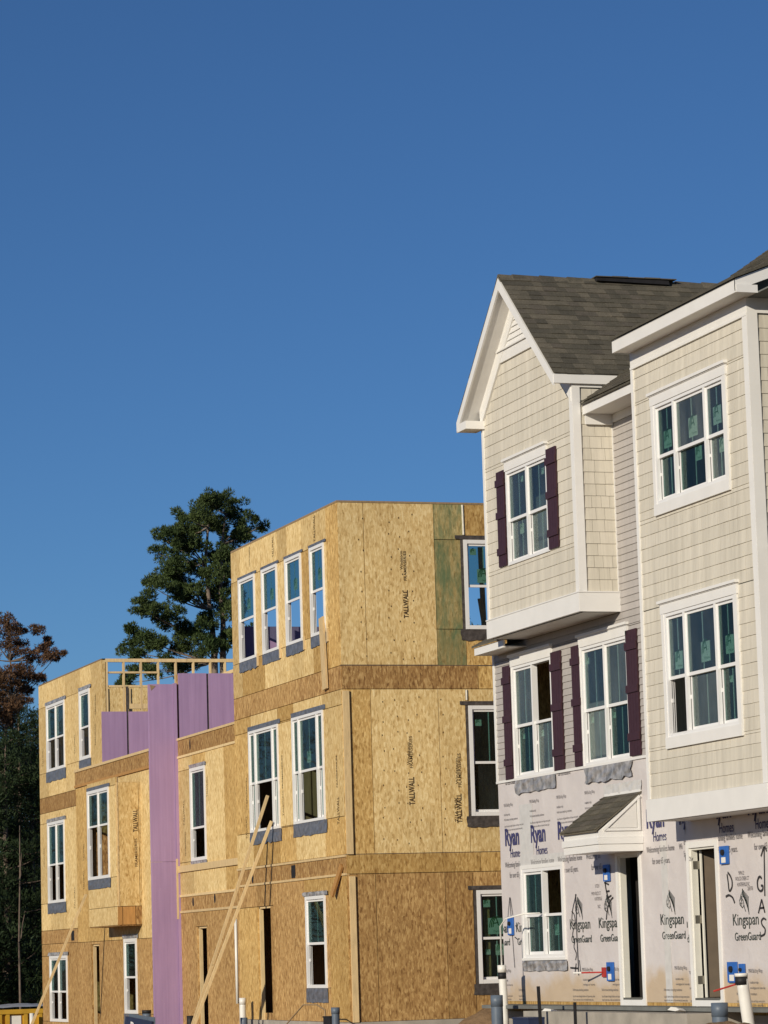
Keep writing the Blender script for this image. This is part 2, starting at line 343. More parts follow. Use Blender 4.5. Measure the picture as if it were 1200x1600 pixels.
# ---------------------------------------------------------------- windows
def sticker(parent, P, u, v, s, w, words=True):
    mb = MB(); mb.pbox(P, u, u+s, v, v+s*.95, w, w+.003); o = mb.build('sticker', M['sticker'], parent)
    return (u, v, s, w)
def swoosh(mb, P, u, v, s, w):
    for k in range(3):
        pts = []
        for i in range(7):
            t = i/6; pts.append((u+s*(.10+.13*k+.38*t*t+.05*t), v+s*(.16+.02*k+.72*math.sin(t*math.pi/2))))
        mb.ribbon(P, pts, s*.075, w)
    mb.ribbon(P, [(u+s*.62, v+s*.86), (u+s*.78, v+s*.3)], s*.09, w); mb.ribbon(P, [(u+s*.42, v+s*.45), (u+s*.75, v+s*.5)], s*.08, w)
def window(parent, P, R, cols=((0,1),), rail=.5, head=None, sill=None, casing=0.0, open_low=(), open_up=(), muntin=True, stickers=(), depth=.075, fw=.045, mat='vinyl', low_muntin=True, jamb='vinyl'):
    u0,u1,v0,v1 = R; mb = MB(); wf = .03
    mb.pbox(P,u0,u0+fw,v0,v1,-depth,wf); mb.pbox(P,u1-fw,u1,v0,v1,-depth,wf)
    mb.pbox(P,u0+fw,u1-fw,v1-fw,v1,-depth,wf-.002); mb.pbox(P,u0+fw,u1-fw,v0,v0+fw,-depth,wf-.002)
    iu0, iu1 = u0+fw, u1-fw; iw = iu1-iu0; mw = .05
    edges = []
    for i, (a, b) in enumerate(cols):
        a_, b_ = iu0+iw*a, iu0+iw*b
        if i > 0: a_ += mw/2
        if i < len(cols)-1: b_ -= mw/2; mb.pbox(P, b_, b_+mw, v0+fw, v1-fw, -depth+.01, wf-.004)
        edges.append((a_, b_))
    W = mb.build('window', M[mat], parent)
    vm = v0+fw+(v1-v0-2*fw)*rail
    for i, (a, b) in enumerate(edges):
        sw = .032 if b-a > .3 else .022
        for lvl, (c, d, wb, wt) in enumerate(((v0+fw, vm+.02, -.065, -.035), (vm-.02, v1-fw, -.03, .0))):
            opened = (i in open_low) if lvl == 0 else (i in open_up)
            s = MB()
            if lvl == 0: # side tracks of the frame beside the lower sash
                for t0, t1 in ((-.032, -.025), (-.060, -.050)):
                    t = MB(); t.pbox(P, a, a+.004, c, d-.02, t0, t1); t.build('jamb_track', M['track'], W)
                t = MB(); t.pbox(P, a, a+.012, c+(d-c)*.55, c+(d-c)*.62, -.05, -.02); t.build('latch', M['vinyl'], W)
            if opened:
                if lvl == 0: continue
                s.pbox(P,a,b,c,c+.04,wb,wt); s.build('sash', M[mat], W); continue
            s.pbox(P,a,a+sw,c,d,wb,wt); s.pbox(P,b-sw,b,c,d,wb,wt); s.pbox(P,a+sw,b-sw,d-.04,d,wb,wt-.001); s.pbox(P,a+sw,b-sw,c,c+.045,wb,wt-.001)
            s.build('sash', M[mat], W)
            wp = (wb+wt)/2
            g = MB(); g.pbox(P, a+sw, b-sw, c+.045, d-.04, wp-.004, wp+.004); g.build('pane', M['glass'][((int(a*37)+lvl*3+i*5) % 4) if parent in (RH, LH) else (0, 3)[(lvl+i) % 2]], W)
            if (lvl == 1 and muntin) or (lvl == 0 and low_muntin):
                q = MB(); um = (a+b)/2; q.pbox(P, um-.009, um+.009, c+.045, d-.04, wp-.012, wp-.006); q.build('muntin', M['sticker_pale'], W)
            for st in stickers:
                if st[0] == i and st[1] == lvl:
                    su = a+sw+(b-a-2*sw)*st[2]; sv = c+.05+(d-c-.1)*st[3]; S = min(st[4], b-sw-su-.01)
                    x = MB(); x.pbox(P, su, su+S, sv, sv+st[4]*.95, wp-.010, wp-.0055); so_ = x.build('sticker', M['sticker'], W)
                    y = MB(); swoosh(y, P, su, sv+.25*S, S*.85, wp-.0048)
                    if S > .16: put_text(y, P, 'PlyGem', su+S*.35, sv+S*.12, S*.6, S*.11, wp-.0048)
                    y.build('sticker_print', M['sticker_green'], W)
    if casing:
        for x0, x1 in ((u0-casing, u0), (u1, u1+casing)):
            c = MB(); c.pbox(P,x0,x1,v0-.0,v1,0,.038); c.build('side_casing', M['white'], W)
    if head:
        h = MB(); ov = casing+.015; h.pbox(P,u0-ov,u1+ov,v1,v1+head,0,.042); h.pbox(P,u0-ov-.03,u1+ov+.03,v1+head+.012,v1+head+.05,0,.075); h.pbox(P,u0-ov-.01,u1+ov+.01,v1+head,v1+head+.012,0,.055)
        h.build('head_casing', M['white'], W)
    if sill:
        h = MB(); h.pbox(P,u0-casing,u1+casing,v0-sill,v0,0,.045); h.build('sill', M['white'], W)
    return W
M['sticker_pale'] = plain('grille_pale', (.55,.64,.58), .5, .3, .05, 6)
def flashing(parent, P, u0, u1, v0, v1, mat='tape', ragged=.02, w=.012):
    """crumpled strip of self-stick tape"""
    mb = MB(); n = 14; m_ = 4; g = []
    sd = random.uniform(0, 99)
    for i in range(n+1):
        row = []
        for j in range(m_+1):
            u = u0+(u1-u0)*i/n; v = v0+(v1-v0)*j/m_
            dw = noise.noise(Vector((u*7+sd, v*9, 0)))*(.028 if mat == 'tape_silver' else .012)
            if j == 0: v += noise.noise(Vector((u*6+sd, 3, 0)))*ragged*.9
            if i in (0, n): u += noise.noise(Vector((v*9+sd, 7, i)))*ragged
            row.append(P.p(u, v, w+(.016 if mat == 'tape_silver' else .008)+dw*(1 if j < m_ else 0)))
        g.append(row)
    for i in range(n):
        for j in range(m_): mb.poly([g[i][j], g[i+1][j], g[i+1][j+1], g[i][j+1]])
    return mb.build('flashing_tape', M[mat], parent, smooth=False)
def panels(parent, P, R, us, holes, mats, th=.035, gap=.012, name='sheathing_panel'):
    bk = MB()
    for r in rects(R, holes): bk.pbox(P, r[0], r[1], r[2], r[3], -th-.03, -th-.002)
    bk.build('wall_backing', M['lumber_old'], parent)  # layer added to stop sky light leaking through the panel gaps
    u0,u1,v0,v1 = R; ed = [u0]+[u for u in us if u0+.02 < u < u1-.02]+[u1]
    for i in range(len(ed)-1):
        for r in rects((ed[i], ed[i+1], v0, v1), holes):
            mb = MB(); mb.pbox(P, r[0]+gap/2, r[1]-gap/2, r[2]+gap/2, r[3]-gap/2, -th, random.uniform(0, .004))
            if isinstance(mats, dict): mt = mats.get(i, mats['*'])
            else: mt = mats
            if isinstance(mt, (list, tuple)): mt = random.choice(mt)
            # the small pieces above and below windows are cut from other sheets
            mb.build(name, M[mt], parent)
def shake_course(mb, P, u0, u1, v0, v1, gap=.004):
    u = u0
    while u < u1-.002:
        wd = random.uniform(.10, .24); e = min(u+wd, u1)
        if u1-e < .05: e = u1
        mb.wedge(P, u, e-gap if e < u1 else e, v0+random.uniform(0, .002), v1, .015+random.uniform(-.002, .002), .005); u = e
def shake_wall(parent, P, R, holes, pitch=.17, single=False, vtop=None):
    u0,u1,v0,v1 = R; n = max(1, round((v1-v0)/pitch)); h = (v1-v0)/n
    for i in range(n):
        a = v0+i*h; b = a+h
        for s0, s1, va, vb2 in rects((u0, u1, a, b), holes):
            if vtop:
                lo, hi = vtop(a+h*.3); s0, s1 = max(s0, lo), min(s1, hi)
                if s1-s0 < .03: continue
            if single:
                u = s0
                while u < s1-.002:
                    e = min(u+random.uniform(.12, .26), s1)
                    if s1-e < .06: e = s1
                    q = MB(); q.wedge(P, u, e-.005 if e < s1 else e, va+random.uniform(0,.003), vb2, .016+random.uniform(-.002,.003), .005); q.build('shake', M['shake'], parent); u = e
            else:
                q = MB(); shake_course(q, P, s0, s1, va, vb2); q.build('siding_course', M['shake'], parent)
def lap_wall(parent, P, R, holes, pitch=.1016):
    u0,u1,v0,v1 = R; n = round((v1-v0)/pitch); h = (v1-v0)/n
    for i in range(n):
        a = v0+i*h
        for s0, s1, va, vb2 in rects((u0, u1, a, a+h), holes):
            q = MB(); q.wedge(P, s0, s1, va, vb2, .019, .005); q.build('siding_course', M['lap'], parent)
def backing(parent, P, R, holes, mat, th=.05, name='wall'):
    mb = MB()
    for r in rects(R, holes): mb.pbox(P, r[0], r[1], r[2], r[3], -th, 0)
    return mb.build(name, M[mat], parent)
def shingle_slope(parent, O, S, T, N, s_len, t_len, expo=.143, wmin=.14, wmax=.27, limit=299, keep=None):
    """O eave corner, S along the eave, T up the slope, N outward; individual tabs laid from the eave up"""
    O, S, T, N = Vector(O), Vector(S).normalized(), Vector(T).normalized(), Vector(N).normalized(); k = 0; t = 0.0; cnt = 0
    rest = MB(); rm = []
    while t < t_len-.02:
        s = -random.uniform(0, .2)
        while s < s_len:
            wd = random.uniform(wmin, wmax); a, b = max(s, 0), min(s+wd, s_len); s += wd
            if b-a < .03: continue
            th = random.choice((.010, .010, .017)); t1 = min(t+expo*1.35, t_len); dt = random.uniform(-.004, .004)
            f = lambda ss, tt, nn: O+S*ss+T*tt+N*nn
            h = [f(a,t+dt,.004), f(b,t+dt,.004), f(b,t1,-.002), f(a,t1,-.002), f(a,t+dt,.004+th), f(b,t+dt,.004+th), f(b,t1,.003), f(a,t1,.003)]
            mi = random.choices(range(5), (3,3,2,2,2))[0]
            if (keep is None or keep(a, t)) and cnt < limit:
                q = MB(); q.hexa(h); q.build('shingle', M['shingles'][mi], parent); cnt += 1
            else: rest.hexa(h, mi)
        t += expo; k += 1
    if rest.f: tag(rest.build('shingle_field', M['shingles'], parent), kind='stuff')

# planes
PB, PW, PL, PLB = Plane('X', 17.0), Plane('X', 17.6), Plane('X', 17.3), Plane('X', 16.73)
Z = lambda r: r+EYE

# ================================================================ ground
def ground_h(x, y):
    def ss(a, b, t): t = max(0, min(1, (t-a)/(b-a))); return t*t*(3-2*t)
    near = .50; far = -.55
    pad = near+(-.0-near)*ss(46, 50, y)*.15
    pad = pad+(far-pad)*ss(52, 76, y)
    up = ss(6, 15.3, x)
    base = 0.0+(-.6)*ss(20, 80, y)
    h = base+(pad-base)*up
    return h+.02*noise.noise(Vector((x*.6, y*.6, 0)))
mb = MB(); xs = [-3000,-800,-200,-60,-20]+[i*.5 for i in range(-10, 61)]+[35,45,60,100,200,800,3000]; ys = [-3000,-600,-100,-20,0,10,20,28]+[30+i*.75 for i in range(0, 80)]+[95,105,120,150,200,400,1000,3500]
for y in ys:
    for x in xs: mb.v.append(Vector((x, y, ground_h(x, y) if abs(x) < 300 and abs(y) < 500 else -.6)))
nx = len(xs)
for j in range(len(ys)-1):
    for i in range(nx-1): mb.f.append([j*nx+i, j*nx+i+1, (j+1)*nx+i+1, (j+1)*nx+i]); mb.m.append(0)
tag(mb.build('ground', M['soil'], None, True), kind='structure')

# ================================================================ right-hand townhouse (beige shingle bay over wrapped ground floor)
LH = None
RH = thing('townhouse', (17.3, 37.8, .5), 'beige shingle townhouse with overhanging two storey bay and triple windows', 'house')
uL, uR = -39.72, -35.93
vb, vt = Z(1.745), Z(8.18)
wa = PB.rect((1022,632), (1144.8,768.3)); wa = (PB.px(1026.7,809.5)[0]+.09, PB.px(1144.8,768.3)[0]-.09, PB.px(1026.7,809.5)[1]+.17, PB.px(1140,556)[1]-.22)
wb_ = (PB.px(1044.8,1173)[0]+.09, PB.px(1164.6,1151)[0]-.09, PB.px(1044.8,1173)[1]+.17, PB.px(1155,900)[1]-.22)
exp = lambda r, a, b=None, c=None, d=None: (r[0]-a, r[1]+(a if b is None else b), r[2]-(a if c is None else c), r[3]+(a if d is None else d))
hA = exp(wa, .07, None, .14, .12); hB = exp(wb_, .07, None, .14, .12)
backing(RH, PB, (uL, uR, vb, vt), [wa, wb_], 'drywall')
frz = PB.px(990, 574)[1]
shake_wall(RH, PB, (uL+.07, uR-.11, vb+.30, frz), [hA, hB])
q = MB(); q.pbox(PB, uL-.005, uL+.07, vb+.30, frz, 0, .032); q.build('corner_trim', M['white'], RH)
q = MB(); q.pbox(PB, uR-.11, uR+.028, vb+.30, frz, 0, .034); q.build('corner_trim', M['white'], RH)
q = MB(); q.pbox(PB, uL-.02, uR+.04, vb, vb+.295, -.05, .05); q.build('skirt_board', M['white'], RH)
q = MB(); q.pbox(PB, uL-.005, uR+.024, frz, Z(8.214), 0, .03); q.pbox(PB, uL, uR+.022, frz-.035, frz-.001, .0, .04); q.build('frieze_board', M['white'], RH)
q = MB(); q.box(16.96, 17.6, -uR, -uL, vb+.002, vb+.03); q.build('bay_underside', M['soffit'], RH)
for R_, nm, st, ol in ((wa, 'a', ((0,1,.25,.1,.25),(1,1,.38,.12,.28),(2,1,.25,.18,.25),(1,0,.5,.62,.2),(2,0,.4,.6,.18)), ()), (wb_, 'b', ((0,1,.25,.1,.25),(1,1,.42,.12,.28),(2,1,.30,.16,.25),(2,0,.3,.72,.09)), (0,))):
    window(RH, PB, R_, ((0,.27),(.27,.73),(.73,1)), .47, .13, .15, .085, open_low=ol, stickers=st)
# side wall of the bay (faces the viewer)
PS = Plane('Y', 35.93)
shake_wall(RH, PS, (17.12, 17.6, vb+.30, frz-.02), [], single=True)
q = MB(); q.pbox(PS, 16.97, 17.12, vb+.30, frz, 0, .03); q.build('corner_trim', M['white'], RH)
q = MB(); q.pbox(PS, 16.96, 17.6, vb, vb+.295, 0, .05); q.build('skirt_board', M['white'], RH)
q = MB(); q.pbox(PS, 16.974, 17.75, frz-.0, Z(8.213), -.02, .03); q.build('frieze_board', M['white'], RH)
backing(RH, PS, (17.0, 17.7, vb, vt+.3), [], 'drywall')
# far side wall, main walls, floors, interior
q = MB(); q.box(17.0, 17.6, 39.6, 39.715, vb, vt); q.build('bay_side', M['shake'], RH)
# bay roof: low slope from the front eave, with fascia, soffit, rake and shingles
ef = Z(8.283); eb = Z(8.212); X0 = 16.70
q = MB(); q.box(X0, X0+.03, 35.62, 39.70, eb-.0, eb+.17); q.build('fascia', M['white'], RH)
q = MB(); q.box(X0+.031, 17.02, 35.62, 39.69, eb+.004, eb+.02); q.build('soffit', M['soffit'], RH)
q = MB(); q.box(X0+.005, 17.0, 35.60, 35.615, eb-.001, eb+.10); q.build('eave_return', M['white'], RH)
q = MB(); q.prism([(X0, 35.615, eb+.02), (20.2, 35.615, eb+.02+3.5*.38), (20.2, 35.615, eb+.17+3.5*.38), (X0, 35.615, eb+.17)], (0, .03, 0)); q.build('rake_board', M['white'], RH)
q = MB(); q.prism([(X0-.035, 35.58, eb+.172), (20.2, 35.58, eb+.172+3.535*.38), (20.2, 35.58, eb+.215+3.535*.38), (X0-.035, 35.58, eb+.208)], (0, 4.14, 0)); q.build('bay_roof', M['shingles'][2], RH)
# main roof, pitch 0.68, split so that it does not cut through the bays
def mz(x): return Z(7.74)+.68*(x-17.0)
def roof_piece(parent, x0, x1, y0, y1, mat, name='roof'):
    q = MB(); q.prism([(x0, y0, mz(x0)-.06), (x1, y0, mz(x1)-.06), (x1, y0, mz(x1)), (x0, y0, mz(x0))], (0, y1-y0, 0)); return q.build(name, mat, parent)
rp = roof_piece(RH, 19.0, 24.5, 28.0, 39.72, M['shingles'][0])
shingle_slope(RH, (19.05, 39.72, mz(19.05)), (0,-1,0), (1,0,.68), (-.68,0,1), 6.0, 5.2, limit=0, keep=lambda a, t: False)
# ground floor: house wrap with printing, door
zb = Z(-.704)
hd = (PW.px(1083,1440)[0], PW.px(1124,1440)[0], Z(-.66), PW.px(1083,1325)[1])
def wrap(parent, P, R, holes, w=.01):
    mb = MB(); st = .075; u0, u1, v0, v1 = R
    def ticks(a, b, cuts):       # grid lines run exactly along the edges of the openings
        e = sorted(set([a, b]+[c for c in cuts if a < c < b])); L = []
        for p, q in zip(e, e[1:]):
            n = max(1, int((q-p)/st)); L += [p+(q-p)*k/n for k in range(n)]
        return L+[b]
    us_ = ticks(u0, u1, [x for h in holes for x in h[:2]]); vs_ = ticks(v0, v1, [x for h in holes for x in h[2:]]); nv = len(vs_)
    for u in us_:
        for v in vs_: mb.v.append(P.p(u, v, w+noise.noise(Vector((u*1.7, v*1.3, 1)))*.004+noise.noise(Vector((u*5, v*4, 9)))*.003))
    for i in range(len(us_)-1):
        for j in range(nv-1):
            cu, cv = (us_[i]+us_[i+1])/2, (vs_[j]+vs_[j+1])/2
            if any(a < cu < b and c < cv < d for a, b, c, d in holes): continue
            mb.f.append([i*nv+j, (i+1)*nv+j, (i+1)*nv+j+1, i*nv+j+1]); mb.m.append(0)
    return mb.build('house_wrap', M['wrap'], parent, True)
backing(RH, PW, (-40.0, -30.0, zb-.1, Z(1.70)), [hd], 'osb_wall')
WR = wrap(RH, PW, (-40.0, -30.0, zb, Z(1.9)), [hd])
def lion(mb, P, u, v, s, w):
    """line drawing of a maned head facing left"""
    for k in range(6):
        pts = []
        for i in range(8):
            t = i/7; a = .30+.13*k
            pts.append((u+s*(.42+.10*k*(1-t)+t*(.36+.03*k)-.16*math.sin(t*3.1)*(1-k/7)), v+s*(1.0-.06*k-t*(.50+.04*k)-.02)))
        mb.ribbon(P, pts, s*(.050-.003*k), w)
    for k in range(5):
        pts = [(u+s*(.40-.055*k+.10*t), v+s*(.98-.13*k-.20*t)) for t in (0, .5, 1)]; mb.ribbon(P, pts, s*.03, w)
    for pts in (((.30,.80),(.18,.62),(.10,.52),(.14,.46),(.10,.42),(.16,.34),(.26,.30)), ((.34,.70),(.26,.58),(.30,.52)), ((.26,.30),(.36,.24),(.44,.34)), ((.40,.58),(.46,.44),(.52,.26),(.62,.10)), ((.18,.40),(.26,.42))):
        mb.ribbon(P, [(u+s*a, v+s*b) for a, b in pts], s*.035, w)
def brand_print(parent, P, starts, zrow, clip, side):
    """rows of printing repeated along the wrap: starts are u of each repeat"""
    nav, grn, small, lio = MB(), MB(), MB(), MB(); w = .018
    for u in starts:
        put_text(nav, P, 'Ryan', u+.02, zrow['ryan'], .62, .255, w, offset=.03, clip=clip)
        put_text(nav, P, 'Homes', u+.24, zrow['ryan']-.20, .46, .135, w, clip=clip, offset=.004)
        put_text(small, P, 'Welcoming families home', u-.02, zrow['wel'], .98, .085, w, clip=clip)
        put_text(small, P, 'for over 65 years.', u+.17, zrow['wel']-.165, .62, .085, w, clip=side or clip)
    nav.build('lettering', M['navy'], parent); small.build('lettering', M['ink_soft2'], parent)
M['ink_soft2'] = plain('ink_grey', (.15,.14,.145), .8, .1, .3, 9)
def kingspan(parent, P, starts, zk, clip):
    grn, small = MB(), MB(); w = .018
    for u in starts:
        put_text(grn, P, 'Kingspan', u, zk, .80, .15, w, clip=clip, offset=.006)
        put_text(grn, P, 'GreenGuard', u+.04, zk-.20, .80, .105, w, clip=clip, offset=.008)
        if any(a <= u+.1 and u+.6 <= b for a, b in clip): lion(grn, P, u+.20, zk+.14, .34, w)
        put_text(small, P, 'MAX Building Wrap', u+.42, zk-.62, .42, .05, w, clip=clip)
        put_text(small, P, 'Installation help', u+.44, zk-.76, .26, .032, w, clip=clip)
        put_text(small, P, 'www.kingspan.com  house wrap', u+.44, zk-.83, .46, .032, w, clip=clip)
        put_text(small, P, 'Performance sheathing membrane', u+.02, zk-.91, .62, .035, w, clip=clip)
        put_text(small, P, 'Lap all seams shingle fashion and tape every joint', u+.02, zk-1.0, .86, .03, w, clip=clip)
        put_text(small, P, 'keep dry and cover within one hundred twenty days', u+.02, zk-1.05, .80, .03, w, clip=clip)
    grn.build('lettering', M['ink_green'], parent); small.build('lettering', M['ink_soft2'], parent)
dc = .085   # door casing
cR = [(-39.98, hd[0]-dc-.02), (hd[1]+dc+.02, -30)]
REP = 1.14
zr_ = {'ryan': PW.px(1015,1292)[1]-.0, 'wel': PW.px(1015,1326)[1]}
sR = [-41.30+REP*i for i in range(1, 6)]
brand_print(WR, PW, sR, zr_, cR, None)
zk = PW.px(1040,1451)[1]
kR = [PW.px(1147,1440)[0]+REP*2*i for i in range(0, 3)]+[PW.px(1039.6,1445)[0], PW.px(1147,1440)[0]+REP]
kingspan(WR, PW, kR, zk, cR)
# door with casing, frame, hinged leaf swung inwards
def door(parent, P, R, leaf=True, sillmat='white', swing=72):
    u0,u1,v0,v1 = R; q = MB()
    q.pbox(P,u0-dc,u0,v0-.13,v1+dc,0,.03); q.pbox(P,u1,u1+dc,v0-.13,v1+dc,0,.03); q.pbox(P,u0,u1,v1,v1+dc,0,.029); q.pbox(P,u0,u1,v0-.13,v0,0,.029)
    D = q.build('door', M['white'], parent)
    q = MB(); q.pbox(P,u0,u0+.03,v0,v1,-.09,.0); q.pbox(P,u1-.03,u1,v0,v1,-.09,0); q.pbox(P,u0+.03,u1-.03,v1-.03,v1,-.09,-.001); q.build('door_frame', M['door_paint'], D)
    q = MB(); q.pbox(P,u0+.03,u1-.03,v0-.01,v0+.02,-.16,.03); q.build('threshold', M['hinge'], D)
    if leaf:
        a = math.radians(swing); L = u1-u0-.07; q = MB(); d = (math.cos(a), -math.sin(a)); n_ = (math.sin(a), math.cos(a)); th = .045
        pts = [(u0+.035, -.12), (u0+.035+d[0]*L, -.12+d[1]*L), (u0+.035+d[0]*L-n_[0]*th, -.12+d[1]*L-n_[1]*th), (u0+.035-n_[0]*th, -.12-n_[1]*th)]
        q.prism([P.p(x, v0+.025, y) for x, y in pts], (0, 0, v1-v0-.06)); q.build('door_leaf', M['door_shade_tone'], D); q = MB(); q.pbox(P, u0+.040, u0+.085, v0+.025, v1-.035, -.135, -.115); q.build('leaf_edge', M['door_paint'], D)
        for k in (.1, .5, .86):
            q = MB(); q.pbox(P, u0+.03, u0+.036, v0+(v1-v0)*k, v0+(v1-v0)*k+.11, -.114, -.02); q.build('hinge', M['hinge'], D)
    return D
door(RH, PW, hd)
q = MB(); q.pbox(PW, -40.0, -30, Z(-.86), zb, -.12, .004); q.build('sill_sheathing', M['osb_gold'], RH)
q = MB(); q.pbox(PW, -40.0, -30, Z(-1.5), Z(-.86), -.2, .05); q.build('foundation', M['concrete'], RH)
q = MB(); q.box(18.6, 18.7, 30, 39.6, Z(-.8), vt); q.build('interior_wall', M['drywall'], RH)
q = MB()
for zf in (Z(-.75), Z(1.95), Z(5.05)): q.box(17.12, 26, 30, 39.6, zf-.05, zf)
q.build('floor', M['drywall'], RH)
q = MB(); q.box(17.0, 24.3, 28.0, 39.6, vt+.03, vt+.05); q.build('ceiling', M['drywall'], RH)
q = MB(); q.box(25.9, 26, 28, 39.7, Z(-.8), Z(8)); q.build('rear_wall', M['lap'], RH)
# graffiti on the wrap
P = PW; W_ = .021; GP = [WR]
def stroke(pts, wd=.035):
    g = MB(); uv = [P.px(*p) for p in pts]; ph = random.uniform(0, 9)
    fine = []
    for i in range(len(uv)-1):
        for k in range(4):
            t = k/4; fine.append((uv[i][0]+(uv[i+1][0]-uv[i][0])*t, uv[i][1]+(uv[i+1][1]-uv[i][1])*t))
    fine.append(uv[-1])
    for _ in range(2): fine = [fine[0]]+[((fine[i-1][0]+2*fine[i][0]+fine[i+1][0])/4, (fine[i-1][1]+2*fine[i][1]+fine[i+1][1])/4) for i in range(1, len(fine)-1)]+[fine[-1]]
    g.ribbon(P, fine, wd*.85, W_); g.build('graffiti', M['ink'], GP[0])
stroke([(1138,1366),(1140,1380),(1141,1392),(1143,1392),(1146,1386),(1146,1376),(1143,1368),(1139,1363)]); stroke([(1136,1401),(1141,1398),(1147,1402),(1150,1411)])
stroke([(1192,1373),(1190,1369),(1187,1371),(1185,1378),(1186,1388),(1190,1393),(1194,1390),(1194,1383),(1191,1384)]); stroke([(1187,1427),(1189.5,1416),(1192,1405)],.03); stroke([(1192,1405),(1194.5,1415),(1197,1426)],.03); stroke([(1189,1419),(1196,1418)],.03)
stroke([(1199,1437),(1195,1434),(1191,1439),(1193,1446),(1198,1451),(1197,1460),(1190,1463)],.03)
stroke([(1197,1400),(1196,1340),(1196,1322)],.03); stroke([(1191,1338),(1196,1321),(1200,1330)],.03)
g = MB()
for i, (t, x, y, ww) in enumerate((('9912', 1156, 1367, .17), ('WOLCO CREEK CT', 1151, 1376, .42), ('HUNTERSVILLE NC', 1154, 1385, .38), ('28078', 1170, 1391, .16))): put_text(g, PW, t, PW.px(x,y)[0], PW.px(x,y)[1], ww, .05, W_)
g.build('handwriting', M['ink_soft'], WR)
q = MB(); u_ = PW.px(1034,1340)[0]; q.pbox(PW, u_, u_+.22, zb, PW.px(1034,1308)[1], .012, .0165); q.build('seam_tape', M['wrap_tape'], WR)

# ================================================================ left finished townhouse (gabled bay)
LH = thing('townhouse', (17.3, 43.5, .5), 'gabled townhouse with shingle clad box bay and dark plum shutters', 'house')
gL, gR = -45.73, -41.93
sb, st_ = Z(4.868), Z(5.143)     # skirt
wc = (PB.px(797,884)[0]+.0, PB.px(861,859.5)[0], PB.px(797,884)[1], PB.px(858.8,686.8)[1]-.20)
apexY, apexZ, X1 = 44.0, Z(10.24), 16.70
eR, eL = 41.885, 46.05; ez = Z(8.36); pr = (apexZ-ez)/(apexY-eR); pl = (apexZ-ez)/(eL-apexY)
def gable_lim(v):      # siding extent in u at height v
    t = (apexZ-.22-v)
    return -apexY-t/pl, -apexY+t/pr
hC = exp(wc, .0, None, .0, .13)
backing(LH, PB, (gL, gR, sb, Z(8.15)), [wc], 'drywall')
q = MB(); q.prism([(17.02, 45.7, Z(8.15)), (17.02, 42.05, Z(8.15)), (17.02, apexY, apexZ-.2)], (.1, 0, 0)); q.build('gable_wall', M['drywall'], LH)
vbtm = Z(5.16); vtrim = PB.px(790, 565)[1]
lim = lambda v: (max(gL+.06, gable_lim(v)[0]), min(gR-.10, gable_lim(v)[1]))
shake_wall(LH, PB, (gL+.06, gR-.10, vbtm, vtrim), [hC], vtop=lim)
q = MB(); q.pbox(PB, gL-.005, gL+.06, vbtm, Z(8.3), 0, .032); q.build('corner_trim', M['white'], LH)
ctop = PB.px(891,607)[1]
q = MB(); q.pbox(PB, gR-.10, gR+.028, vbtm, ctop, 0, .034); q.build('corner_trim', M['white'], LH)
q = MB(); q.pbox(PB, gL-.004, gR+.05, sb, st_, -.05, .055); q.pbox(PB, gL-.008, gR+.06, st_, st_+.018, -.02, .065); q.build('skirt_board', M['white'], LH)
q = MB(); q.box(16.95, 17.6, -gR, -gL, sb+.002, sb+.03); q.build('bay_underside', M['soffit'], LH)
# gable vent: triangle with louvre slats above a horizontal band
a0, a1 = gable_lim(vtrim)
g0_, g1_ = gable_lim(vtrim+.2); q = MB(); q.pbox(PB, g0_-.06, g1_+.06, vtrim, vtrim+.17, 0, .04); q.pbox(PB, g0_-.03, g1_+.03, vtrim+.17, vtrim+.195, 0, .07); q.build('gable_band', M['white'], LH)
vv = vtrim+.2
while vv < apexZ-.38:
    lo, hi = gable_lim(vv+.02); q = MB(); q.wedge(PB, lo-.03, hi+.03, vv, vv+.088, .03, .008); q.build('louvre_slat', M['white'], LH); vv += .09
for sgn in (0, 1):    # rake frieze boards on the wall
    q = MB(); yE, pp = (eL-.30, pl) if sgn == 0 else (eR+.05, pr)
    zE = apexZ-abs(apexY-yE)*pp; dz = .34
    q.prism([(16.955, apexY, apexZ-.12), (16.955, yE, zE-.12), (16.955, yE, zE-.12-dz), (16.955, apexY, apexZ-.12-dz)], (.045, 0, 0)); q.build('rake_frieze', M['white'], LH)
# roof: two slopes with thickness, fascias, soffits
for sgn, yE, pp in ((0, eL, pl), (1, eR, pr)):
    zE = apexZ-abs(apexY-yE)*pp
    q = MB(); q.prism([(X1, apexY, apexZ-.035), (X1, yE, zE-.035), (X1, yE, zE), (X1, apexY, apexZ)], (7.0, 0, 0)); q.build('roof_deck', M['shingles'][2], LH)
    q = MB(); q.prism([(X1-.028, apexY, apexZ-.04), (X1-.028, yE, zE-.04), (X1-.028, yE, zE-.20), (X1-.028, apexY, apexZ-.22)], (.028, 0, 0)); q.build('rake_board', M['white'], LH)
    q = MB(); q.prism([(X1, apexY, apexZ-.175), (X1, yE, zE-.155), (X1, yE, zE-.17), (X1, apexY, apexZ-.19)], (.29, 0, 0)); q.build('rake_soffit', M['soffit'], LH)
q = MB(); q.box(X1-.02, 19.5, eR-.03, eR-.001, ez-.165, ez-.03); q.build('eave_fascia', M['white'], LH)
q = MB(); q.box(16.965, 19.5, eR-.0, 41.96, ez-.155, ez-.14); q.build('eave_soffit', M['soffit'], LH)
q = MB(); q.box(X1-.026, X1+.29, eL-.42, eL-.03, ez-.20, ez-.075); q.build('eave_return', M['white'], LH)
PG = Plane('Y', 41.93)
q = MB(); q.pbox(PG, 16.97, 18.4, ctop, ez-.155, -.0, .028); q.build('frieze_board', M['white'], LH)
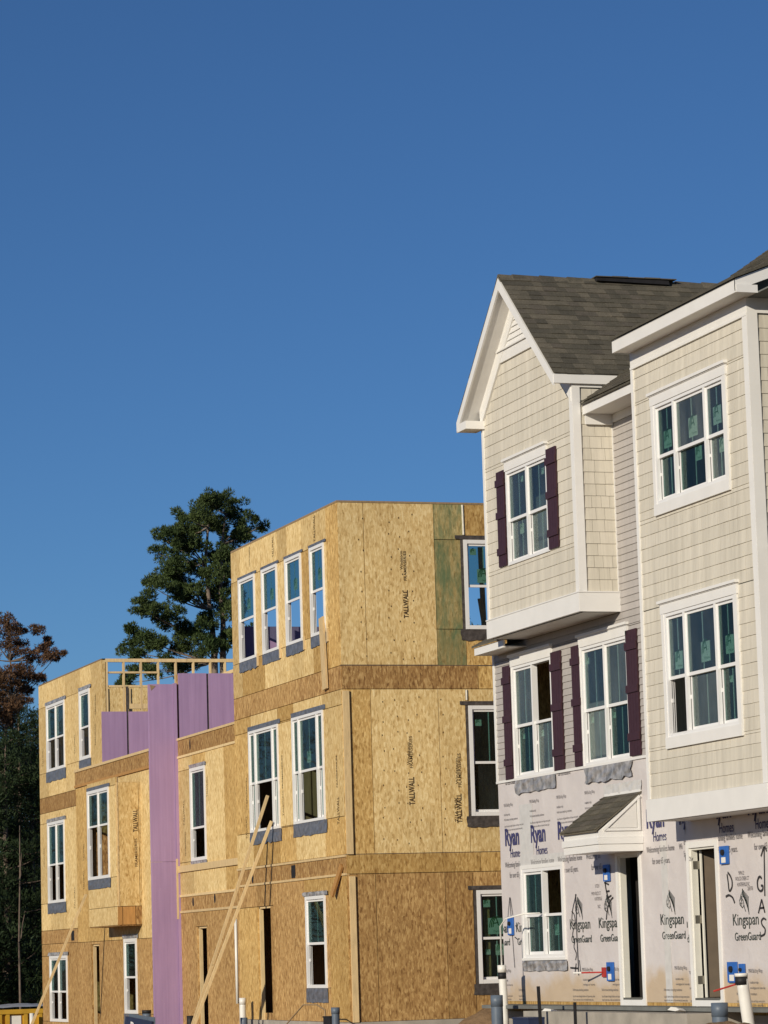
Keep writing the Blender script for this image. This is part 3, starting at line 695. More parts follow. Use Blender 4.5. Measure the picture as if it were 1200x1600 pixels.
nrm = Vector((0, -pr, 1)); shingle_slope(LH, (X1-.02, eR-.04, ez-.03), (1,0,0), (0,1,pr), nrm, 4.2, math.hypot(apexY-eR+.04, (apexY-eR+.04)*pr), limit=296)
nL = Vector((0, pl, 1)); shingle_slope(LH, (X1-.02, eL+.02, ez-.02), (1,0,0), (0,-1,pl), nL, 4.2, math.hypot(eL+.02-apexY, (eL+.02-apexY)*pl), limit=0)
x = X1-.02; i = 0
while x < 20.6:
    q = MB(); h_ = .022+.012*(i % 2)*random.random(); 
    q.hexa([(x,apexY-.13,apexZ-.105),(x+.34,apexY-.13,apexZ-.115),(x+.34,apexY+.13,apexZ-.11),(x,apexY+.13,apexZ-.10),(x,apexY-.02,apexZ+h_),(x+.34,apexY-.02,apexZ+h_-.012),(x+.34,apexY+.02,apexZ+h_-.012),(x,apexY+.02,apexZ+h_)])
    q.build('ridge_cap', random.choice(M['shingles']), LH); x += .225; i += 1
q = MB(); xa, xb = 18.25, 19.45
q.hexa([(xa,apexY-.15,apexZ-.04),(xb,apexY-.15,apexZ-.06),(xb,apexY+.17,apexZ-.06),(xa,apexY+.17,apexZ-.06),(xa,apexY-.12,apexZ+.022),(xb,apexY-.12,apexZ+.022),(xb,apexY+.12,apexZ+.022),(xa,apexY+.12,apexZ+.022)]); q.build('ridge_vent', M['black'], LH)
for k in range(5):
    xk = xa-.02+k*.27; q = MB(); q.box(xk, xk+.262, apexY-.15, apexY+.15, apexZ+.023, apexZ+.036+.006*(k % 2)); q.build('ridge_cap', M['shingles'][(k*2) % 5], LH)
# bay side wall
shake_wall(LH, PG, (17.09, 17.575, vbtm, ctop-.02), [], single=True)
q = MB(); q.pbox(PG, 16.97, 17.09, vbtm, ctop, 0, .03); q.build('corner_trim', M['white'], LH)
q = MB(); q.pbox(PG, 17.575, 17.6, sb, ctop-.1, 0, .03); q.build('inside_corner_trim', M['lap_trim'] if 'lap_trim' in M else M['soffit'], LH)
q = MB(); q.pbox(PG, 16.95, 17.63, sb, st_, 0, .052); q.pbox(PG, 16.95, 17.63, st_, st_+.018, 0, .062); q.build('skirt_board', M['white'], LH)
backing(LH, PG, (17.0, 18.2, sb, ez-.16), [], 'drywall')
window(LH, PB, wc, ((0,.5),(.5,1)), .47, .14, 0, .0, stickers=((0,0,.35,.62,.16),(0,1,.62,.78,.09),(1,1,.65,.75,.10)))
def shutter(parent, P, tl, br):
    u0,u1,v0,v1 = P.rect(tl, br); q = MB(); n = 4; bw = (u1-u0)/n
    for i in range(n): q.pbox(P, u0+i*bw+.003, u0+(i+1)*bw-.003, v0, v1, .022, .042)
    q.pbox(P, u0, u1, v0+.01, v1-.01, .02, .032); S = q.build('shutter', M['shutter'], parent)
    for k in (.12, .5, .84):
        b = MB(); v = v0+(v1-v0)*k; b.pbox(P, u0-.012, u1+.012, v, v+.11, .042, .062); b.build('batten', M['shutter'], S)
shutter(LH, PB, (778.3,739.3), (795.4,882.8)); shutter(LH, PB, (856,703), (876.8,853.7))
# main wall behind the bay: grey lap siding
lb, lt = Z(2.72), Z(7.80)
wd_ = (PW.px(808,1217)[0], PW.px(869,1203)[0], PW.px(808,1217)[1], PW.px(866,1005)[1]-.19)
we_ = (PW.px(916,1197.5)[0], PW.px(988.5,1180)[0], PW.px(916,1197.5)[1], PW.px(983.4,971)[1]-.19)
wf_ = (PW.px(820.5,1500)[0]+.06, PW.px(887.4,1498)[0]-.06, PW.px(820.5,1500)[1]+.03, PW.px(881,1346)[1]-.06)
hg = (PW.px(971,1440)[0], PW.px(1003,1440)[0], Z(-.66), PW.px(976,1337)[1])
backing(LH, PW, (-47.2, -39.73, lb, Z(4.9)), [wd_, we_], 'drywall'); backing(LH, PW, (-46.6, -39.73, Z(4.9), lt), [], 'drywall')
lap_wall(LH, PW, (-47.15, -39.74, lb+.03, Z(4.86)), [exp(wd_, .02, None, .0, .13), exp(we_, .02, None, .0, .13)])
lap_wall(LH, PW, (gR+.01, -39.74, Z(4.86), Z(7.63)), [])
q = MB(); q.pbox(PW, -47.21, -47.15, lb, Z(4.85), 0, .032); q.build('corner_trim', M['white'], LH)
q = MB(); q.pbox(PW, -47.22, -39.73, lb-.01, lb+.028, 0, .034); q.build('starter_strip', M['white'], LH)
W1 = window(LH, PW, wd_, ((0,.5),(.5,1)), .46, .14, 0, .03, open_up=(1,), stickers=((0,0,.15,.75,.08),(1,0,.12,.72,.1)))
W2 = window(LH, PW, we_, ((0,.5),(.5,1)), .46, .14, 0, .03, stickers=((0,1,.05,.8,.10),(0,0,.08,.78,.09),(1,0,.05,.78,.09)))
for tl, br in (((787.8,1042.3),(805.6,1217)), ((863.2,1020.2),(885.6,1202)), ((895.2,1010.8),(915,1196)), ((980.3,985.9),(1005.3,1178.8))): shutter(LH, PW, tl, br)
# eave between the two bays
X2 = 17.12; q = MB(); q.box(X2, X2+.03, 39.73, 41.90, Z(7.74), Z(7.88)); q.build('fascia', M['white'], LH)
q = MB(); q.box(X2+.031, 17.59, 39.73, 41.90, Z(7.755), Z(7.77)); q.build('soffit', M['soffit'], LH)
q = MB(); q.pbox(PW, -41.9, -39.74, Z(7.635), Z(7.752), 0, .03); q.build('frieze_board', M['white'], LH)
q = MB(); q.box(X2+.031, 17.58, 41.87, 41.899, Z(7.60), Z(7.753)); q.build('eave_return', M['white'], LH)
def roof_l(x0, x1, y0, y1, zz, sl):
    q = MB(); q.prism([(x0, y0, zz-.03), (x1, y0, zz-.03+(x1-x0)*sl), (x1, y0, zz+(x1-x0)*sl), (x0, y0, zz)], (0, y1-y0, 0)); q.build('roof', M['shingles'][2], LH)
roof_l(X2-.03, 18.9, 39.73, 41.88, Z(7.90), .68)
shingle_slope(LH, (X2-.04, 41.88, Z(7.905)), (0,-1,0), (1,0,.68), (-.68,0,1), 2.14, 1.6, limit=0)
roof_piece(LH, 18.3, 24.5, 39.72, 46.75, M['shingles'][0])
shingle_slope(LH, (18.3, 46.75, mz(18.3)), (0,-1,0), (1,0,.68), (-.68,0,1), 7.0, 7.4, limit=0)
# low eave at the far corner, below the bay
X3 = 17.2; q = MB(); q.box(X3, X3+.03, 45.7, 47.02, Z(4.74), Z(4.86)); q.box(X3+.03, 17.6, 46.99, 47.02, Z(4.74), Z(4.86)); q.build('low_eave_fascia', M['white'], LH)
q = MB(); q.box(X3+.031, 17.59, 45.7, 46.98, Z(4.75), Z(4.765)); q.build('low_eave_soffit', M['soffit'], LH)
q = MB(); q.prism([(X3-.03, 45.82, Z(4.862)), (17.9, 45.82, Z(5.22)), (17.9, 45.82, Z(5.255)), (X3-.03, 45.82, Z(4.89))], (0, 1.24, 0)); q.build('low_roof', M['shingles'][1], LH)
# ground floor wrap, window, door, pent roof
backing(LH, PW, (-47.2, -40.005, zb-.1, Z(1.93)), [wf_, hg], 'osb_wall'); backing(LH, PW, (-47.2, -39.73, Z(1.93), lb), [], 'osb_wall')
WL = wrap(LH, PW, (-47.19, -39.71, zb, lb-.012), [exp(wf_, .02), hg, (-40.0, -39.0, zb-1, Z(1.9))])
window(LH, PW, wf_, ((0,.5),(.5,1)), .47, 0, 0, .06, open_up=(1,), stickers=((1,0,.3,.45,.17),), fw=.05)
q = MB(); q.pbox(PW, wf_[0]-.06, wf_[1]+.06, wf_[3], wf_[3]+.06, 0, .036); q.build('head_casing', M['white'], LH); q = MB(); q.pbox(PW, wf_[0]-.06, wf_[1]+.06, wf_[2]-.04, wf_[2], 0, .05); q.build('sill_casing', M['white'], LH)
flashing(LH, PW, wf_[0]-.08, wf_[1]+.1, wf_[2]-.20, wf_[2]-.05, 'tape_silver', .02, .02)
r = PW.rect((808,1232), (871,1222)); flashing(LH, PW, PW.px(808,1225)[0], PW.px(871,1212)[0], lb-.22, lb-.012, 'tape_silver', .05, .02)
flashing(LH, PW, PW.px(917,1205)[0], PW.px(990,1195)[0], lb-.24, lb-.012, 'tape_silver', .07, .025)
door(LH, PW, hg, leaf=False)
q = MB(); q.box(17.9, 17.95, -hg[1]-.2, -hg[0]+.3, Z(-.7), Z(1.6)); q.build('doorway_shade_sheet', M['dark'], LH)  # added dark sheet stands in for the unlit room behind the doorway
cL = [(-47.15, wf_[0]-.1), (wf_[1]+.1, hg[0]-dc-.02), (hg[1]+dc+.02, -39.74)]
sL = [PW.px(790,1310)[0]+REP*i for i in range(0, 7)]
brand_print(WL, PW, sL, {'ryan': PW.px(800,1320)[1], 'wel': PW.px(800,1355)[1]}, [(-47.15, -46.3), (-45.85, -43.0), (-41.5, -40.02)], cL)
zk2 = PW.px(895,1452)[1]
kingspan(WL, PW, [PW.px(892,1440)[0]+REP*i for i in (-3, -2, 0, 1, 3)], zk2, cL)
small = MB()
for i in range(6):
    for k, (t, dv, ww, hh) in enumerate((('GreenGuard', -.05, .5, .09), ('MAX Building Wrap', -.32, .4, .05), ('Installation help', -.46, .26, .035), ('Performance sheathing membrane', -.54, .6, .035), ('Lap all seams shingle fashion and tape every joint', -.64, .85, .03), ('keep dry and cover within one hundred twenty days', -.70, .8, .03))):
        if k == 0 and i not in (0, 2): continue
        put_text(small, PW, t, -47.05+REP*i+(.1 if k else .2), lb+dv-.07*(k > 0), ww, hh, .018, clip=[(-47.1, -42.6)])
small.build('lettering', M['ink_soft2'], WL)
for a, b, c, d in ((812,1248,832,1340),): 
    q = MB(); u_, v_ = PW.px(a,b); q.pbox(PW, u_, PW.px(c,b)[0], wf_[3]+.06, v_-.1, .013, .0165); q.build('seam_tape', M['wrap_tape'], WL)
q = MB(); q.pbox(PW, wf_[0]-.12, wf_[1]+.16, wf_[3]+.06, wf_[3]+.2, .013, .0168); q.build('seam_tape', M['wrap_tape'], WL)
GP[0] = WL
stroke([(947,1378),(949,1392),(953,1406)]); stroke([(946,1379),(953,1382)],.03); stroke([(949,1393),(954,1392)],.03); stroke([(951,1403),(957,1399)],.03); stroke([(949,1437),(951,1418),(956,1406),(960,1402)],.03)
stroke([(901,1397),(902,1420),(903,1460),(905,1500),(906,1524)],.03); stroke([(902,1397),(896,1422),(895,1440),(898,1448),(901,1440),(899,1428),(895,1424)],.022); stroke([(898,1450),(896,1462),(900,1470),(898,1480),(903,1490),(901,1500)],.022); stroke([(893,1512),(905,1513)],.03); stroke([(902,1505),(900,1522)],.025); stroke([(907,1500),(909,1518)],.02)
stroke([(798,1402),(800,1430),(803,1470),(806,1512)],.02); stroke([(798,1402),(795,1435),(794,1458),(799,1450)],.018); stroke([(799,1402),(803,1430)],.018); stroke([(807,1446),(810,1449)],.02); stroke([(806,1464),(811,1468)],.02)
g = MB()
for t, x, y, ww in (('1721', 932,1387,.14), ('9910 WOLCO CT', 926,1399,.36), ('HUNTERSVILLE', 931,1407,.28), ('NC', 936,1419,.1)): put_text(g, PW, t, PW.px(x,y)[0], PW.px(x,y)[1], ww, .05, W_)
g.build('handwriting', M['ink_soft'], WL)
# pent roof over the door
yn, yf, xf = 41.40, 42.73, 16.885; zA, zB_, zC = Z(2.246), Z(1.724), Z(1.53); zD = Z(1.40)
q = MB(); q.prism([(xf+.03, yn, zB_-.11), (17.59, yn, zB_-.11), (17.59, yn, zA-.02), (xf+.03, yn, zB_-.02)], (0, yf-yn, 0)); PR = q.build('pent_roof', M['white'], LH)
q = MB(); q.prism([(xf+.20, yn, zB_+.02), (17.50, yn, zB_+.02), (17.50, yn, zA-.12)], (0, -.012, 0)); q.build('gable_panel', M['soffit'], PR)
q = MB()
for k, (a, b) in enumerate((((xf+.12, zB_-.005), (17.53, zB_-.005)), ((17.53, zB_-.02), (17.53, zA-.08)), ((xf+.10, zB_-.01), (17.55, zA-.06)))): q.beam((a[0], yn-.010-.003*k, a[1]), (b[0], yn-.010-.003*k, b[1]), .03, .035)
q.build('panel_moulding', M['white'], PR)
q = MB(); q.box(xf, 17.585, yn-.02, yf+.02, zB_-.205, zB_-.112); q.box(xf+.02, 17.585, yn-.004, yf+.0, zB_-.31, zB_-.206); q.build('beam', M['white'], PR)
sl_ = (zA-zB_)/(17.59-xf); tl_ = math.hypot(17.6-xf, zA-zB_)
q = MB(); q.prism([(xf-.02, yn-.02, zB_-.03), (17.59, yn-.02, zA-.005), (17.59, yn-.02, zA+.015), (xf-.02, yn-.02, zB_-.008)], (0, yf-yn+.04, 0)); q.build('deck', M['shingles'][4], PR)
shingle_slope(PR, (xf-.03, yf+.02, zB_-.01), (0,-1,0), (1,0,sl_), (-sl_,0,1), yf-yn+.04, tl_+.02, .135, .22, .34)
q = MB(); q.beam((17.585, yf, zA+.02), (17.585, yn, zA+.02), .03, .04); q.build('flashing', M['white'], PR)
flashing(LH, PW, -42.75, -41.35, zA+.03, zA+.17, 'wrap_tape', .03, .02)
q = MB(); q.pbox(PW, -47.2, -40.005, Z(-.86), zb, -.12, .004); q.build('sill_sheathing', M['osb_gold'], LH)
q = MB(); q.pbox(PW, -47.2, -40.005, Z(-1.6), Z(-.86), -.2, .05); q.build('foundation', M['concrete'], LH)
q = MB(); q.box(17.12, 26, 39.75, 47.0, Z(-.8), Z(-.75)); q.box(17.75, 26, 39.75, 47.0, Z(1.9), Z(1.95)); q.box(17.12, 17.7, 41.99, 45.7, Z(5.0), Z(5.05)); q.box(17.7, 26, 39.75, 46.3, Z(5.0), Z(5.05)); q.build('floor', M['drywall'], LH)
q = MB(); q.box(17.12, 20, 41.97, 45.7, Z(8.1), Z(8.13)); q.build('ceiling', M['drywall'], LH)
q = MB(); q.box(18.9, 19.0, 39.75, 46.9, Z(-.8), Z(8.0)); q.build('interior_wall', M['drywall'], LH)
q = MB(); q.box(17.7, 26, 46.95, 47.19, Z(-.8), Z(4.70)); q.box(17.7, 26, 46.4, 46.6, Z(4.86), Z(8.3)); q.build('side_wall', M['osb_wall'], LH)
q = MB(); q.box(25.9, 26, 39.73, 47, Z(-.8), Z(8)); q.build('rear_wall', M['lap'], LH)
q = MB(); q.box(17.65, 18.7, 40.02, 40.08, Z(-.8), Z(8)); q.build('party_wall', M['drywall'], LH)

# ================================================================ sheathed corner townhouse (bare OSB, no roof)
OB = thing('unfinished_townhouse', (17.0, 57.0, .4), 'roofless three storey townhouse shell of bare OSB with wide blank side wall', 'building')
PO = Plane('Y', 53.42); oL, oR = -60.5, -53.42
oz0, oz1, oz2, oz3, oz4, oz5 = Z(-1.08), PB.px(540,1366)[1], PB.px(540,1335)[1], PB.px(533.75,1076.5)[1], PB.px(533.75,1039)[1], Z(8.15)
def W_(P, tl, br): return P.rect(tl, br)
w3 = [PB.rect((373.25,907.5),(401.25,1027.5)), PB.rect((409.25,892.5),(436.25,1013.75)), PB.rect((445.75,875),(473.75,1000)), PB.rect((484.25,855),(510,988.75))]
zb3 = sum(r[2] for r in w3)/4; zt3 = sum(r[3] for r in w3)/4; w3 = [(a, b, zb3, zt3) for a, b, c, d in w3]
w2 = [PB.rect((389.25,1143.75),(438.75,1293.75)), PB.rect((456.75,1122.5),(509.5,1280))]
w1 = [PB.rect((478.25,1401.25),(512.5,1543.75))]
d1 = PB.rect((402,1417),(427,1597)); d1 = (d1[0], d1[1], oz0, d1[3])
s3 = PO.rect((723,843.5),(791,983.5)); s2 = PO.rect((731,1102.5),(801,1274)); s1 = PO.rect((743.75,1391),(812,1535))
us = lambda P, y, xs: [P.px(x, y)[0] for x in xs]
panels(OB, PB, (oL, oR, oz4, oz5), us(PB, 830, [374,409,432,447,470,485,509]), w3, ['osb_light']*3+['osb_gold'])
panels(OB, PB, (oL, oR, oz3, oz4), us(PB, 1070, [467]), [], {0: 'osb_wall', 1: 'osb_brown', '*': 'osb_brown'})
panels(OB, PB, (oL, oR, oz2, oz3), us(PB, 1110, [391,433,458,504]), w2, ['osb_light','osb_light','osb_gold'])
panels(OB, PB, (oL, oR, oz1, oz2), [], [], 'osb_brown', th=.035)
for z in (oz2-.022, oz1): # flanges of the rim joist
    q = MB(); q.pbox(PB, oL, oR+.0, z-.02, z+.02, -.06, .022); q.build('joist_flange', M['lumber'], OB)
panels(OB, PB, (oL, oR, oz0, oz1-.02), us(PB, 1450, [403,428,477,515]), w1+[d1], ['osb_wall','osb_wall','osb_gold'])
# side wall
uo = us
panels(OB, PO, (17.004, 26.0, oz4, oz5), [PO.px(570,900)[0], PO.px(680,900)[0], PO.px(725,900)[0]], [s3], {2: 'osb_green', 3: 'osb_gold', '*': 'osb_light'})
panels(OB, PO, (17.004, 26.0, oz3, oz4), [PO.px(747,1050)[0]], [], {1: 'osb_gold', '*': 'osb_brown'})
panels(OB, PO, (17.004, 26.0, oz2, oz3), [PO.px(582,1200)[0], PO.px(688,1200)[0], PO.px(731,1200)[0]], [s2], {0: 'osb_gold', '*': 'osb_light'})
panels(OB, PO, (17.004, 26.0, oz1, oz2), [PO.px(751,1350)[0]], [], 'osb_gold')
panels(OB, PO, (17.004, 26.0, oz0, oz1), [PO.px(590,1480)[0], PO.px(699,1480)[0], PO.px(742,1480)[0]], [s1], {'*': 'osb_wall'})
u_ = PO.px(535,1100)[0]+.01
q = MB(); q.pbox(PO, 17.01, 17.13, oz2, oz3-.03, .006, .045); q.build('corner_stud', M['lumber'], OB)
q = MB(); q.pbox(PO, 17.04, 17.15, oz0, oz1-.04, .006, .045); q.build('corner_stud', M['lumber'], OB)
for z in (oz4, oz2):
    q = MB(); q.pbox(PO, 17.0, 26, z-.012, z+.012, -.05, .001); q.build('seam', M['tape_dark'], OB)
# top plates
q = MB(); q.box(17.0, 17.1, 53.52, 60.5, oz5, oz5+.035); q.build('top_plate', M['lumber_old'], OB)
q = MB(); q.box(17.0, 26, 53.42, 53.52, oz5, oz5+.035); q.build('top_plate', M['lumber_old'], OB)
for i, r in enumerate(w3):
    window(OB, PB, r, ((0,1),), .5, open_low=(0,), stickers=((0,1,.42,.22,.22),), fw=.055)
    flashing(OB, PB, r[0]-.06, r[1]+.14, r[3]+.005, r[3]+.055, 'tape', .01); flashing(OB, PB, r[0]-.05, r[1]+.08, r[2]-.20, r[2]-.005, 'tape', .04)
    q = MB(); q.pbox(PB, r[1]+.08, r[1]+.15, r[2]-.18, r[2]+.06, .004, .03); q.build('shim_block', M['lumber'], OB)
for i, r in enumerate(w2):
    window(OB, PB, r, ((0,.19),(.19,.81),(.81,1)), .48, open_low=(1,), stickers=((1,1,.35,.12,.22),) if i else (), fw=.05)
    flashing(OB, PB, r[0]-.05, r[1]+.16, r[3]+.005, r[3]+.09, 'tape', .01); flashing(OB, PB, r[0]-.05, r[1]+.10, r[2]-.24, r[2]-.005, 'tape', .04)
for r in w1:
    window(OB, PB, r, ((0,1),), .48, open_low=(0,), fw=.06); flashing(OB, PB, r[0]-.1, r[1]+.2, r[3]+.005, r[3]+.08, 'tape_silver', .01); flashing(OB, PB, r[0]-.08, r[1]+.05, r[2]-.26, r[2]-.005, 'tape', .03)
for r, st in ((s3, ((0,1,.28,.05,.26),(0,1,.06,.78,.12))), (s2, ((0,1,.06,.72,.12),)), (s1, ((0,1,.2,.06,.30),(0,1,.06,.74,.13),(0,0,.45,.58,.2),(0,0,.1,.6,.1)))):
    window(OB, PO, r, ((0,1),), .48, stickers=st, open_low=(0,) if r is s3 else (), fw=.07, low_muntin=(r is s1))
    q = MB(); q.pbox(PO, r[0]-.055, r[0], r[2]-.05, r[3], .004, .012); q.build('flashing_tape', M['tape_dark'], OB)
    flashing(OB, PO, r[0]-.16, r[1]+.1, r[3]+.01, r[3]+.08, 'tape_dark', .01); flashing(OB, PO, r[0]-.10, r[1]+.1, r[2]-.20, r[2]-.005, 'tape_dark', .04)
# foam bead beside the header, corner of torn tape
q = MB(); q.tube([PO.p(PO.px(722,790)[0]+.0, oz5-.01, .01), PO.p(PO.px(724,836)[0], s3[3]+.09, .01)], .02, 6); q.build('foam_bead', M['foam'], OB)
q = MB(); q.tube([PO.p(s2[0]-.02, oz3-.02, .008), PO.p(s2[0]-.02, s2[3]+.1, .008)], .02, 6); q.build('foam_bead', M['foam'], OB)
# door opening: studs of the jamb, dark inside
def opening(parent, P, R, brace=True):
    u0,u1,v0,v1 = R; q = MB(); q.pbox(P, u0-.0, u0+.04, v0, v1, -.11, -.036); q.build('jamb_stud', M['lumber'], parent)
    q = MB(); q.pbox(P, u1-.045, u1, v0, v1, -.11, -.036); q.build('jamb_stud', M['lumber'], parent)
    q = MB(); q.pbox(P, u0, u1, v1-.04, v1, -.11, -.036); q.build('header', M['lumber'], parent)
opening(OB, PB, d1)
# holes in the rim
for x, y, ww, hh in ((458.5,1364,.2,.15),):
    u, v = PB.px(x, y); q = MB(); q.pbox(PB, u-.13, u+.13, oz1+.04, oz2-.07, .001, .004); q.build('duct_hole', M['black'], OB)
def knockout(parent, P, x, y, rx, rz):
    u, v = P.px(x, y); q = MB(); q.poly([P.p(u+rx*math.cos(a*.524), v+rz*math.sin(a*.524), .005) for a in range(12)]); q.build('knockout', M['black'], parent)
knockout(OB, PB, 395, 1373, .06, .09)
# floors, rear and inner walls
q = MB()
for z in (oz0+.05, (oz1+oz2)/2, (oz3+oz4)/2+.12): q.box(17.1, 26, 53.52, 60.45, z-.1, z+.08)
q.build('floor_deck', M['osb_brown'], OB)
q = MB(); q.box(19.6, 19.7, 53.52, 60.45, oz0, oz2); q.box(22.0, 22.1, 53.52, 60.45, oz2, oz4); q.build('inner_wall', M['osb_wall'], OB)
pw = Plane('Y', 60.4).px(440, 979)[1]
q = MB(); q.box(17.1, 26, 60.40, 60.5, oz0, oz4); q.build('party_wall', M['lumber_old'], OB); q = MB(); q.box(17.1, 26, 60.40, 60.5, oz4+.001, pw); q.build('party_wall', M['pink'], OB)
q = MB(); q.beam((22.2, 60.1, oz4+.1), (22.2, 60.1, oz5+.1), .09, .05); q.build('inner_brace', M['lumber'], OB)
a_ = PO.px(754, 940); 
for (x0, y0, x1, y1, Yk) in ((752,905,757,980,54.6), (750,935,763,980,54.4)):
    r0 = Plane('Y', Yk); p0 = r0.px(x0, y0); p1 = r0.px(x1, y1); q = MB(); q.beam((p0[0], Yk, p0[1]+(.6 if Yk > 54.5 else 0)), (p1[0], Yk, p1[1]-.5), .09, .04, (0,1,0)); q.build('inner_brace', M['lumber'], OB)
# printing on the sheathing
STAMP = [OB]
def vtext(P, t, x0, y0, x1, y1, capx, off=.006):
    """text running up the wall from pixel (x0,y0) to (x1,y1)"""
    a = P.px(x0, y0); b = P.px(x1, y1); pr_ = MB(); put_text(pr_, P, t, a[0], a[1], b[1]-a[1], capx, .0065, rot=math.pi/2, offset=off); pr_.build('printed_stamp', M['ink_osb'], STAMP[0])
vtext(PO, 'TALLWALL', 638,966,634,922,.085, .03); vtext(PO, 'FRAMERSERIES', 635,907,632,861,.05); vtext(PO, 'Windstorm', 629,890,628,861,.05)
vtext(PO, 'TALLWALL', 648,1258,645,1214,.10, .03); vtext(PO, 'FRAMERSERIES', 645,1200,643,1150,.06); vtext(PO, 'Windstorm', 641,1195,639,1160,.06)
vtext(PO, 'TALLWALL', 722,1286,720,1240,.09, .03); vtext(PO, 'FRAMERSERIES', 721,1230,719,1177,.06); vtext(PO, 'Windstorm', 716,1225,715,1185,.05); vtext(PO, '7/16 THK', 716,1284,715,1245,.06, .02)
vtext(PB, 'TALLWALL FRAMERSERIES', 391,885,389,855,.05); vtext(PB, 'TALLWALL', 428,870,427,838,.10); vtext(PB, 'TALLWALL', 493,846,491,805,.10)
vtext(PB, 'TALLWALL FRAMERSERIES', 444,1275,441,1180,.07); vtext(PB, 'TALLWALL', 531,1288,528,1245,.12); vtext(PB, 'FRAMERSERIES', 528,1230,527,1180,.06); vtext(PB, 'TALLWALL', 387,1310,386,1275,.08); vtext(PB,'FRAMERSERIES',387,1265,386,1215,.05)
# nail rows
q = MB()
for xs_, ya, yb in (((563,606,623,641), 810, 1030), ((597,616,634,652,690), 1095, 1325)):
    for x in xs_:
        y = ya
        while y < yb:
            u, v = PO.px(x+(y-ya)*.03, y+random.uniform(-7, 7)); u += random.uniform(-.05, .05); q.poly([PO.p(u-.008, v-.014, .0062), PO.p(u+.008, v-.014, .0062), PO.p(u+.008, v+.014, .0062), PO.p(u-.008, v+.014, .0062)]); y += 27
tag(q.build('nail_head', M['ink_osb'], OB), kind='stuff')
q = MB(); q.pbox(PO, 17.0, 26, oz0-.5, oz0, -.2, .02); q.pbox(PB, oL, oR, oz0-.5, oz0, -.2, .02); q.build('foundation', M['concrete'], OB)

# ================================================================ middle unit, two storeys standing, set back
MU = thing('unfinished_townhouse', (17.6, 64.0, .1), 'two storey OSB townhouse shell between the pink firewall and the taller shell', 'building')
mL, mR = -67.28, -60.52
mz0 = Z(-1.45); mz1, mz2 = PW.px(286,1425)[1], PW.px(286,1400)[1]; mz3, mz4 = PW.px(282,1183)[1], PW.px(281,1155)[1]
mw2 = PW.rect((297.5,1201.25),(323.75,1342.5)); md = PW.rect((308,1448),(326,1596)); md = (md[0], md[1], mz0, md[3])
panels(MU, PW, (mL, mR, mz2, mz3), us(PW, 1200, [300,321,350]), [mw2], ['osb_light','osb_gold'])
panels(MU, PW, (mL, mR, mz1, mz2), [], [], 'osb_brown', th=.035)
panels(MU, PW, (mL, mR, mz3, mz4), [], [], 'osb_brown', th=.035)
for z in (mz2, mz1, mz3, mz4):
    q = MB(); q.pbox(PW, mL, mR, z-.025, z+.025, -.06, .024); q.build('joist_flange', M['lumber'], MU)
panels(MU, PW, (mL, mR, mz0, mz1-.025), us(PW, 1500, [307,326]), [md], ['osb_wall'])
window(MU, PW, mw2, ((0,1),), .34, open_low=(0,), fw=.07); flashing(MU, PW, mw2[0]-.05, mw2[1]+.05, mw2[2]-.16, mw2[2]-.005, 'tape_silver', .03); flashing(MU, PW, mw2[0]-.05, mw2[1]+.1, mw2[3]+.005, mw2[3]+.08, 'tape_silver', .01)
opening(MU, PW, md)
r = PW.rect((278,1359),(371,1352)); q = MB(); q.pbox(PW, mL-.0, mR, PW.px(300,1356)[1]-.07, PW.px(300,1356)[1]+.07, .006, .045); q.build('ledger_board', M['lumber'], MU)
u_ = PW.px(280,1400)[0]; q = MB(); q.pbox(PW, u_+.02, u_+.14, PW.px(284,1436)[1], PW.px(280,1342)[1], .046, .085); q.build('vertical_cleat', M['lumber'], MU)
for x, y in ((302,1409),(336,1404)): knockout(MU, PW, x, y, .07, .10)
knockout(MU, PW, 297, 1163, .05, .12)
q = MB(); q.tube([PW.p(PW.px(374,1150)[0], PW.px(368,1182)[1], .03), PW.p(PW.px(374,1150)[0]+.0, PW.px(372,1340)[1], .03)], .022, 8); q.build('corner_tube', M['pvc'], MU)
q = MB(); q.box(17.7, 26, 60.55, 67.2, mz4-.03, mz4-.005); q.box(17.7, 26, 60.55, 67.2, mz2-.3, mz2-.1); q.build('floor_deck', M['osb_brown'], MU)
q = MB(); q.box(20.5, 20.6, 60.6, 67.2, mz0, mz4); q.build('inner_wall', M['osb_wall'], MU)
q = MB(); q.pbox(PW, mL, mR, mz0-.6, mz0, -.2, .02); q.build('foundation', M['concrete'], MU)
STAMP[0] = MU; vtext(PW, 'TALLWALL', 289,1290,288,1250,.10); vtext(PW, 'FRAMERSERIES', 291,1337,290,1300,.06); vtext(PW, 'TALLWALL', 325,1245,324,1213,.10)
# firewall boards (pink) standing proud of the facade
FW = thing('firewall', (17.3, 67.35, 0), 'tall pink gypsum firewall standing between two bare OSB shells', 'wall')
PF = Plane('Y', 67.30); fz = PF.px(235,1069)[1]
zj = PF.px(236,1347)[1]
for a, b, c, d in ((16.97, 17.53, mz0-.9, zj-.003), (16.97, 17.53, zj+.003, fz), (17.535, 17.60, mz0-.9, fz+.02)):
    q = MB(); q.pbox(PF, a, b, c, d, -.09, 0 if a < 17.2 else .03); q.build('firewall_board', M['pink'], FW)
t2 = PF.px(300,1052)[1]
for x0, x1 in ((278,322.5),(325,365),(365.5,420)):
    q = MB(); q.pbox(PF, PF.px(x0,1060)[0]+.012, PF.px(x1,1060)[0], mz4-.3, t2, -.06, .0); q.build('firewall_board', M['pink'], FW)
u_ = PF.px(324,1060)[0]; q = MB(); q.pbox(PF, u_-.03, u_+.03, mz4-.3, t2-.004, -.05, -.025); q.build('batten', M['tape_dark'], FW)  # dark strip filling the gap between two boards
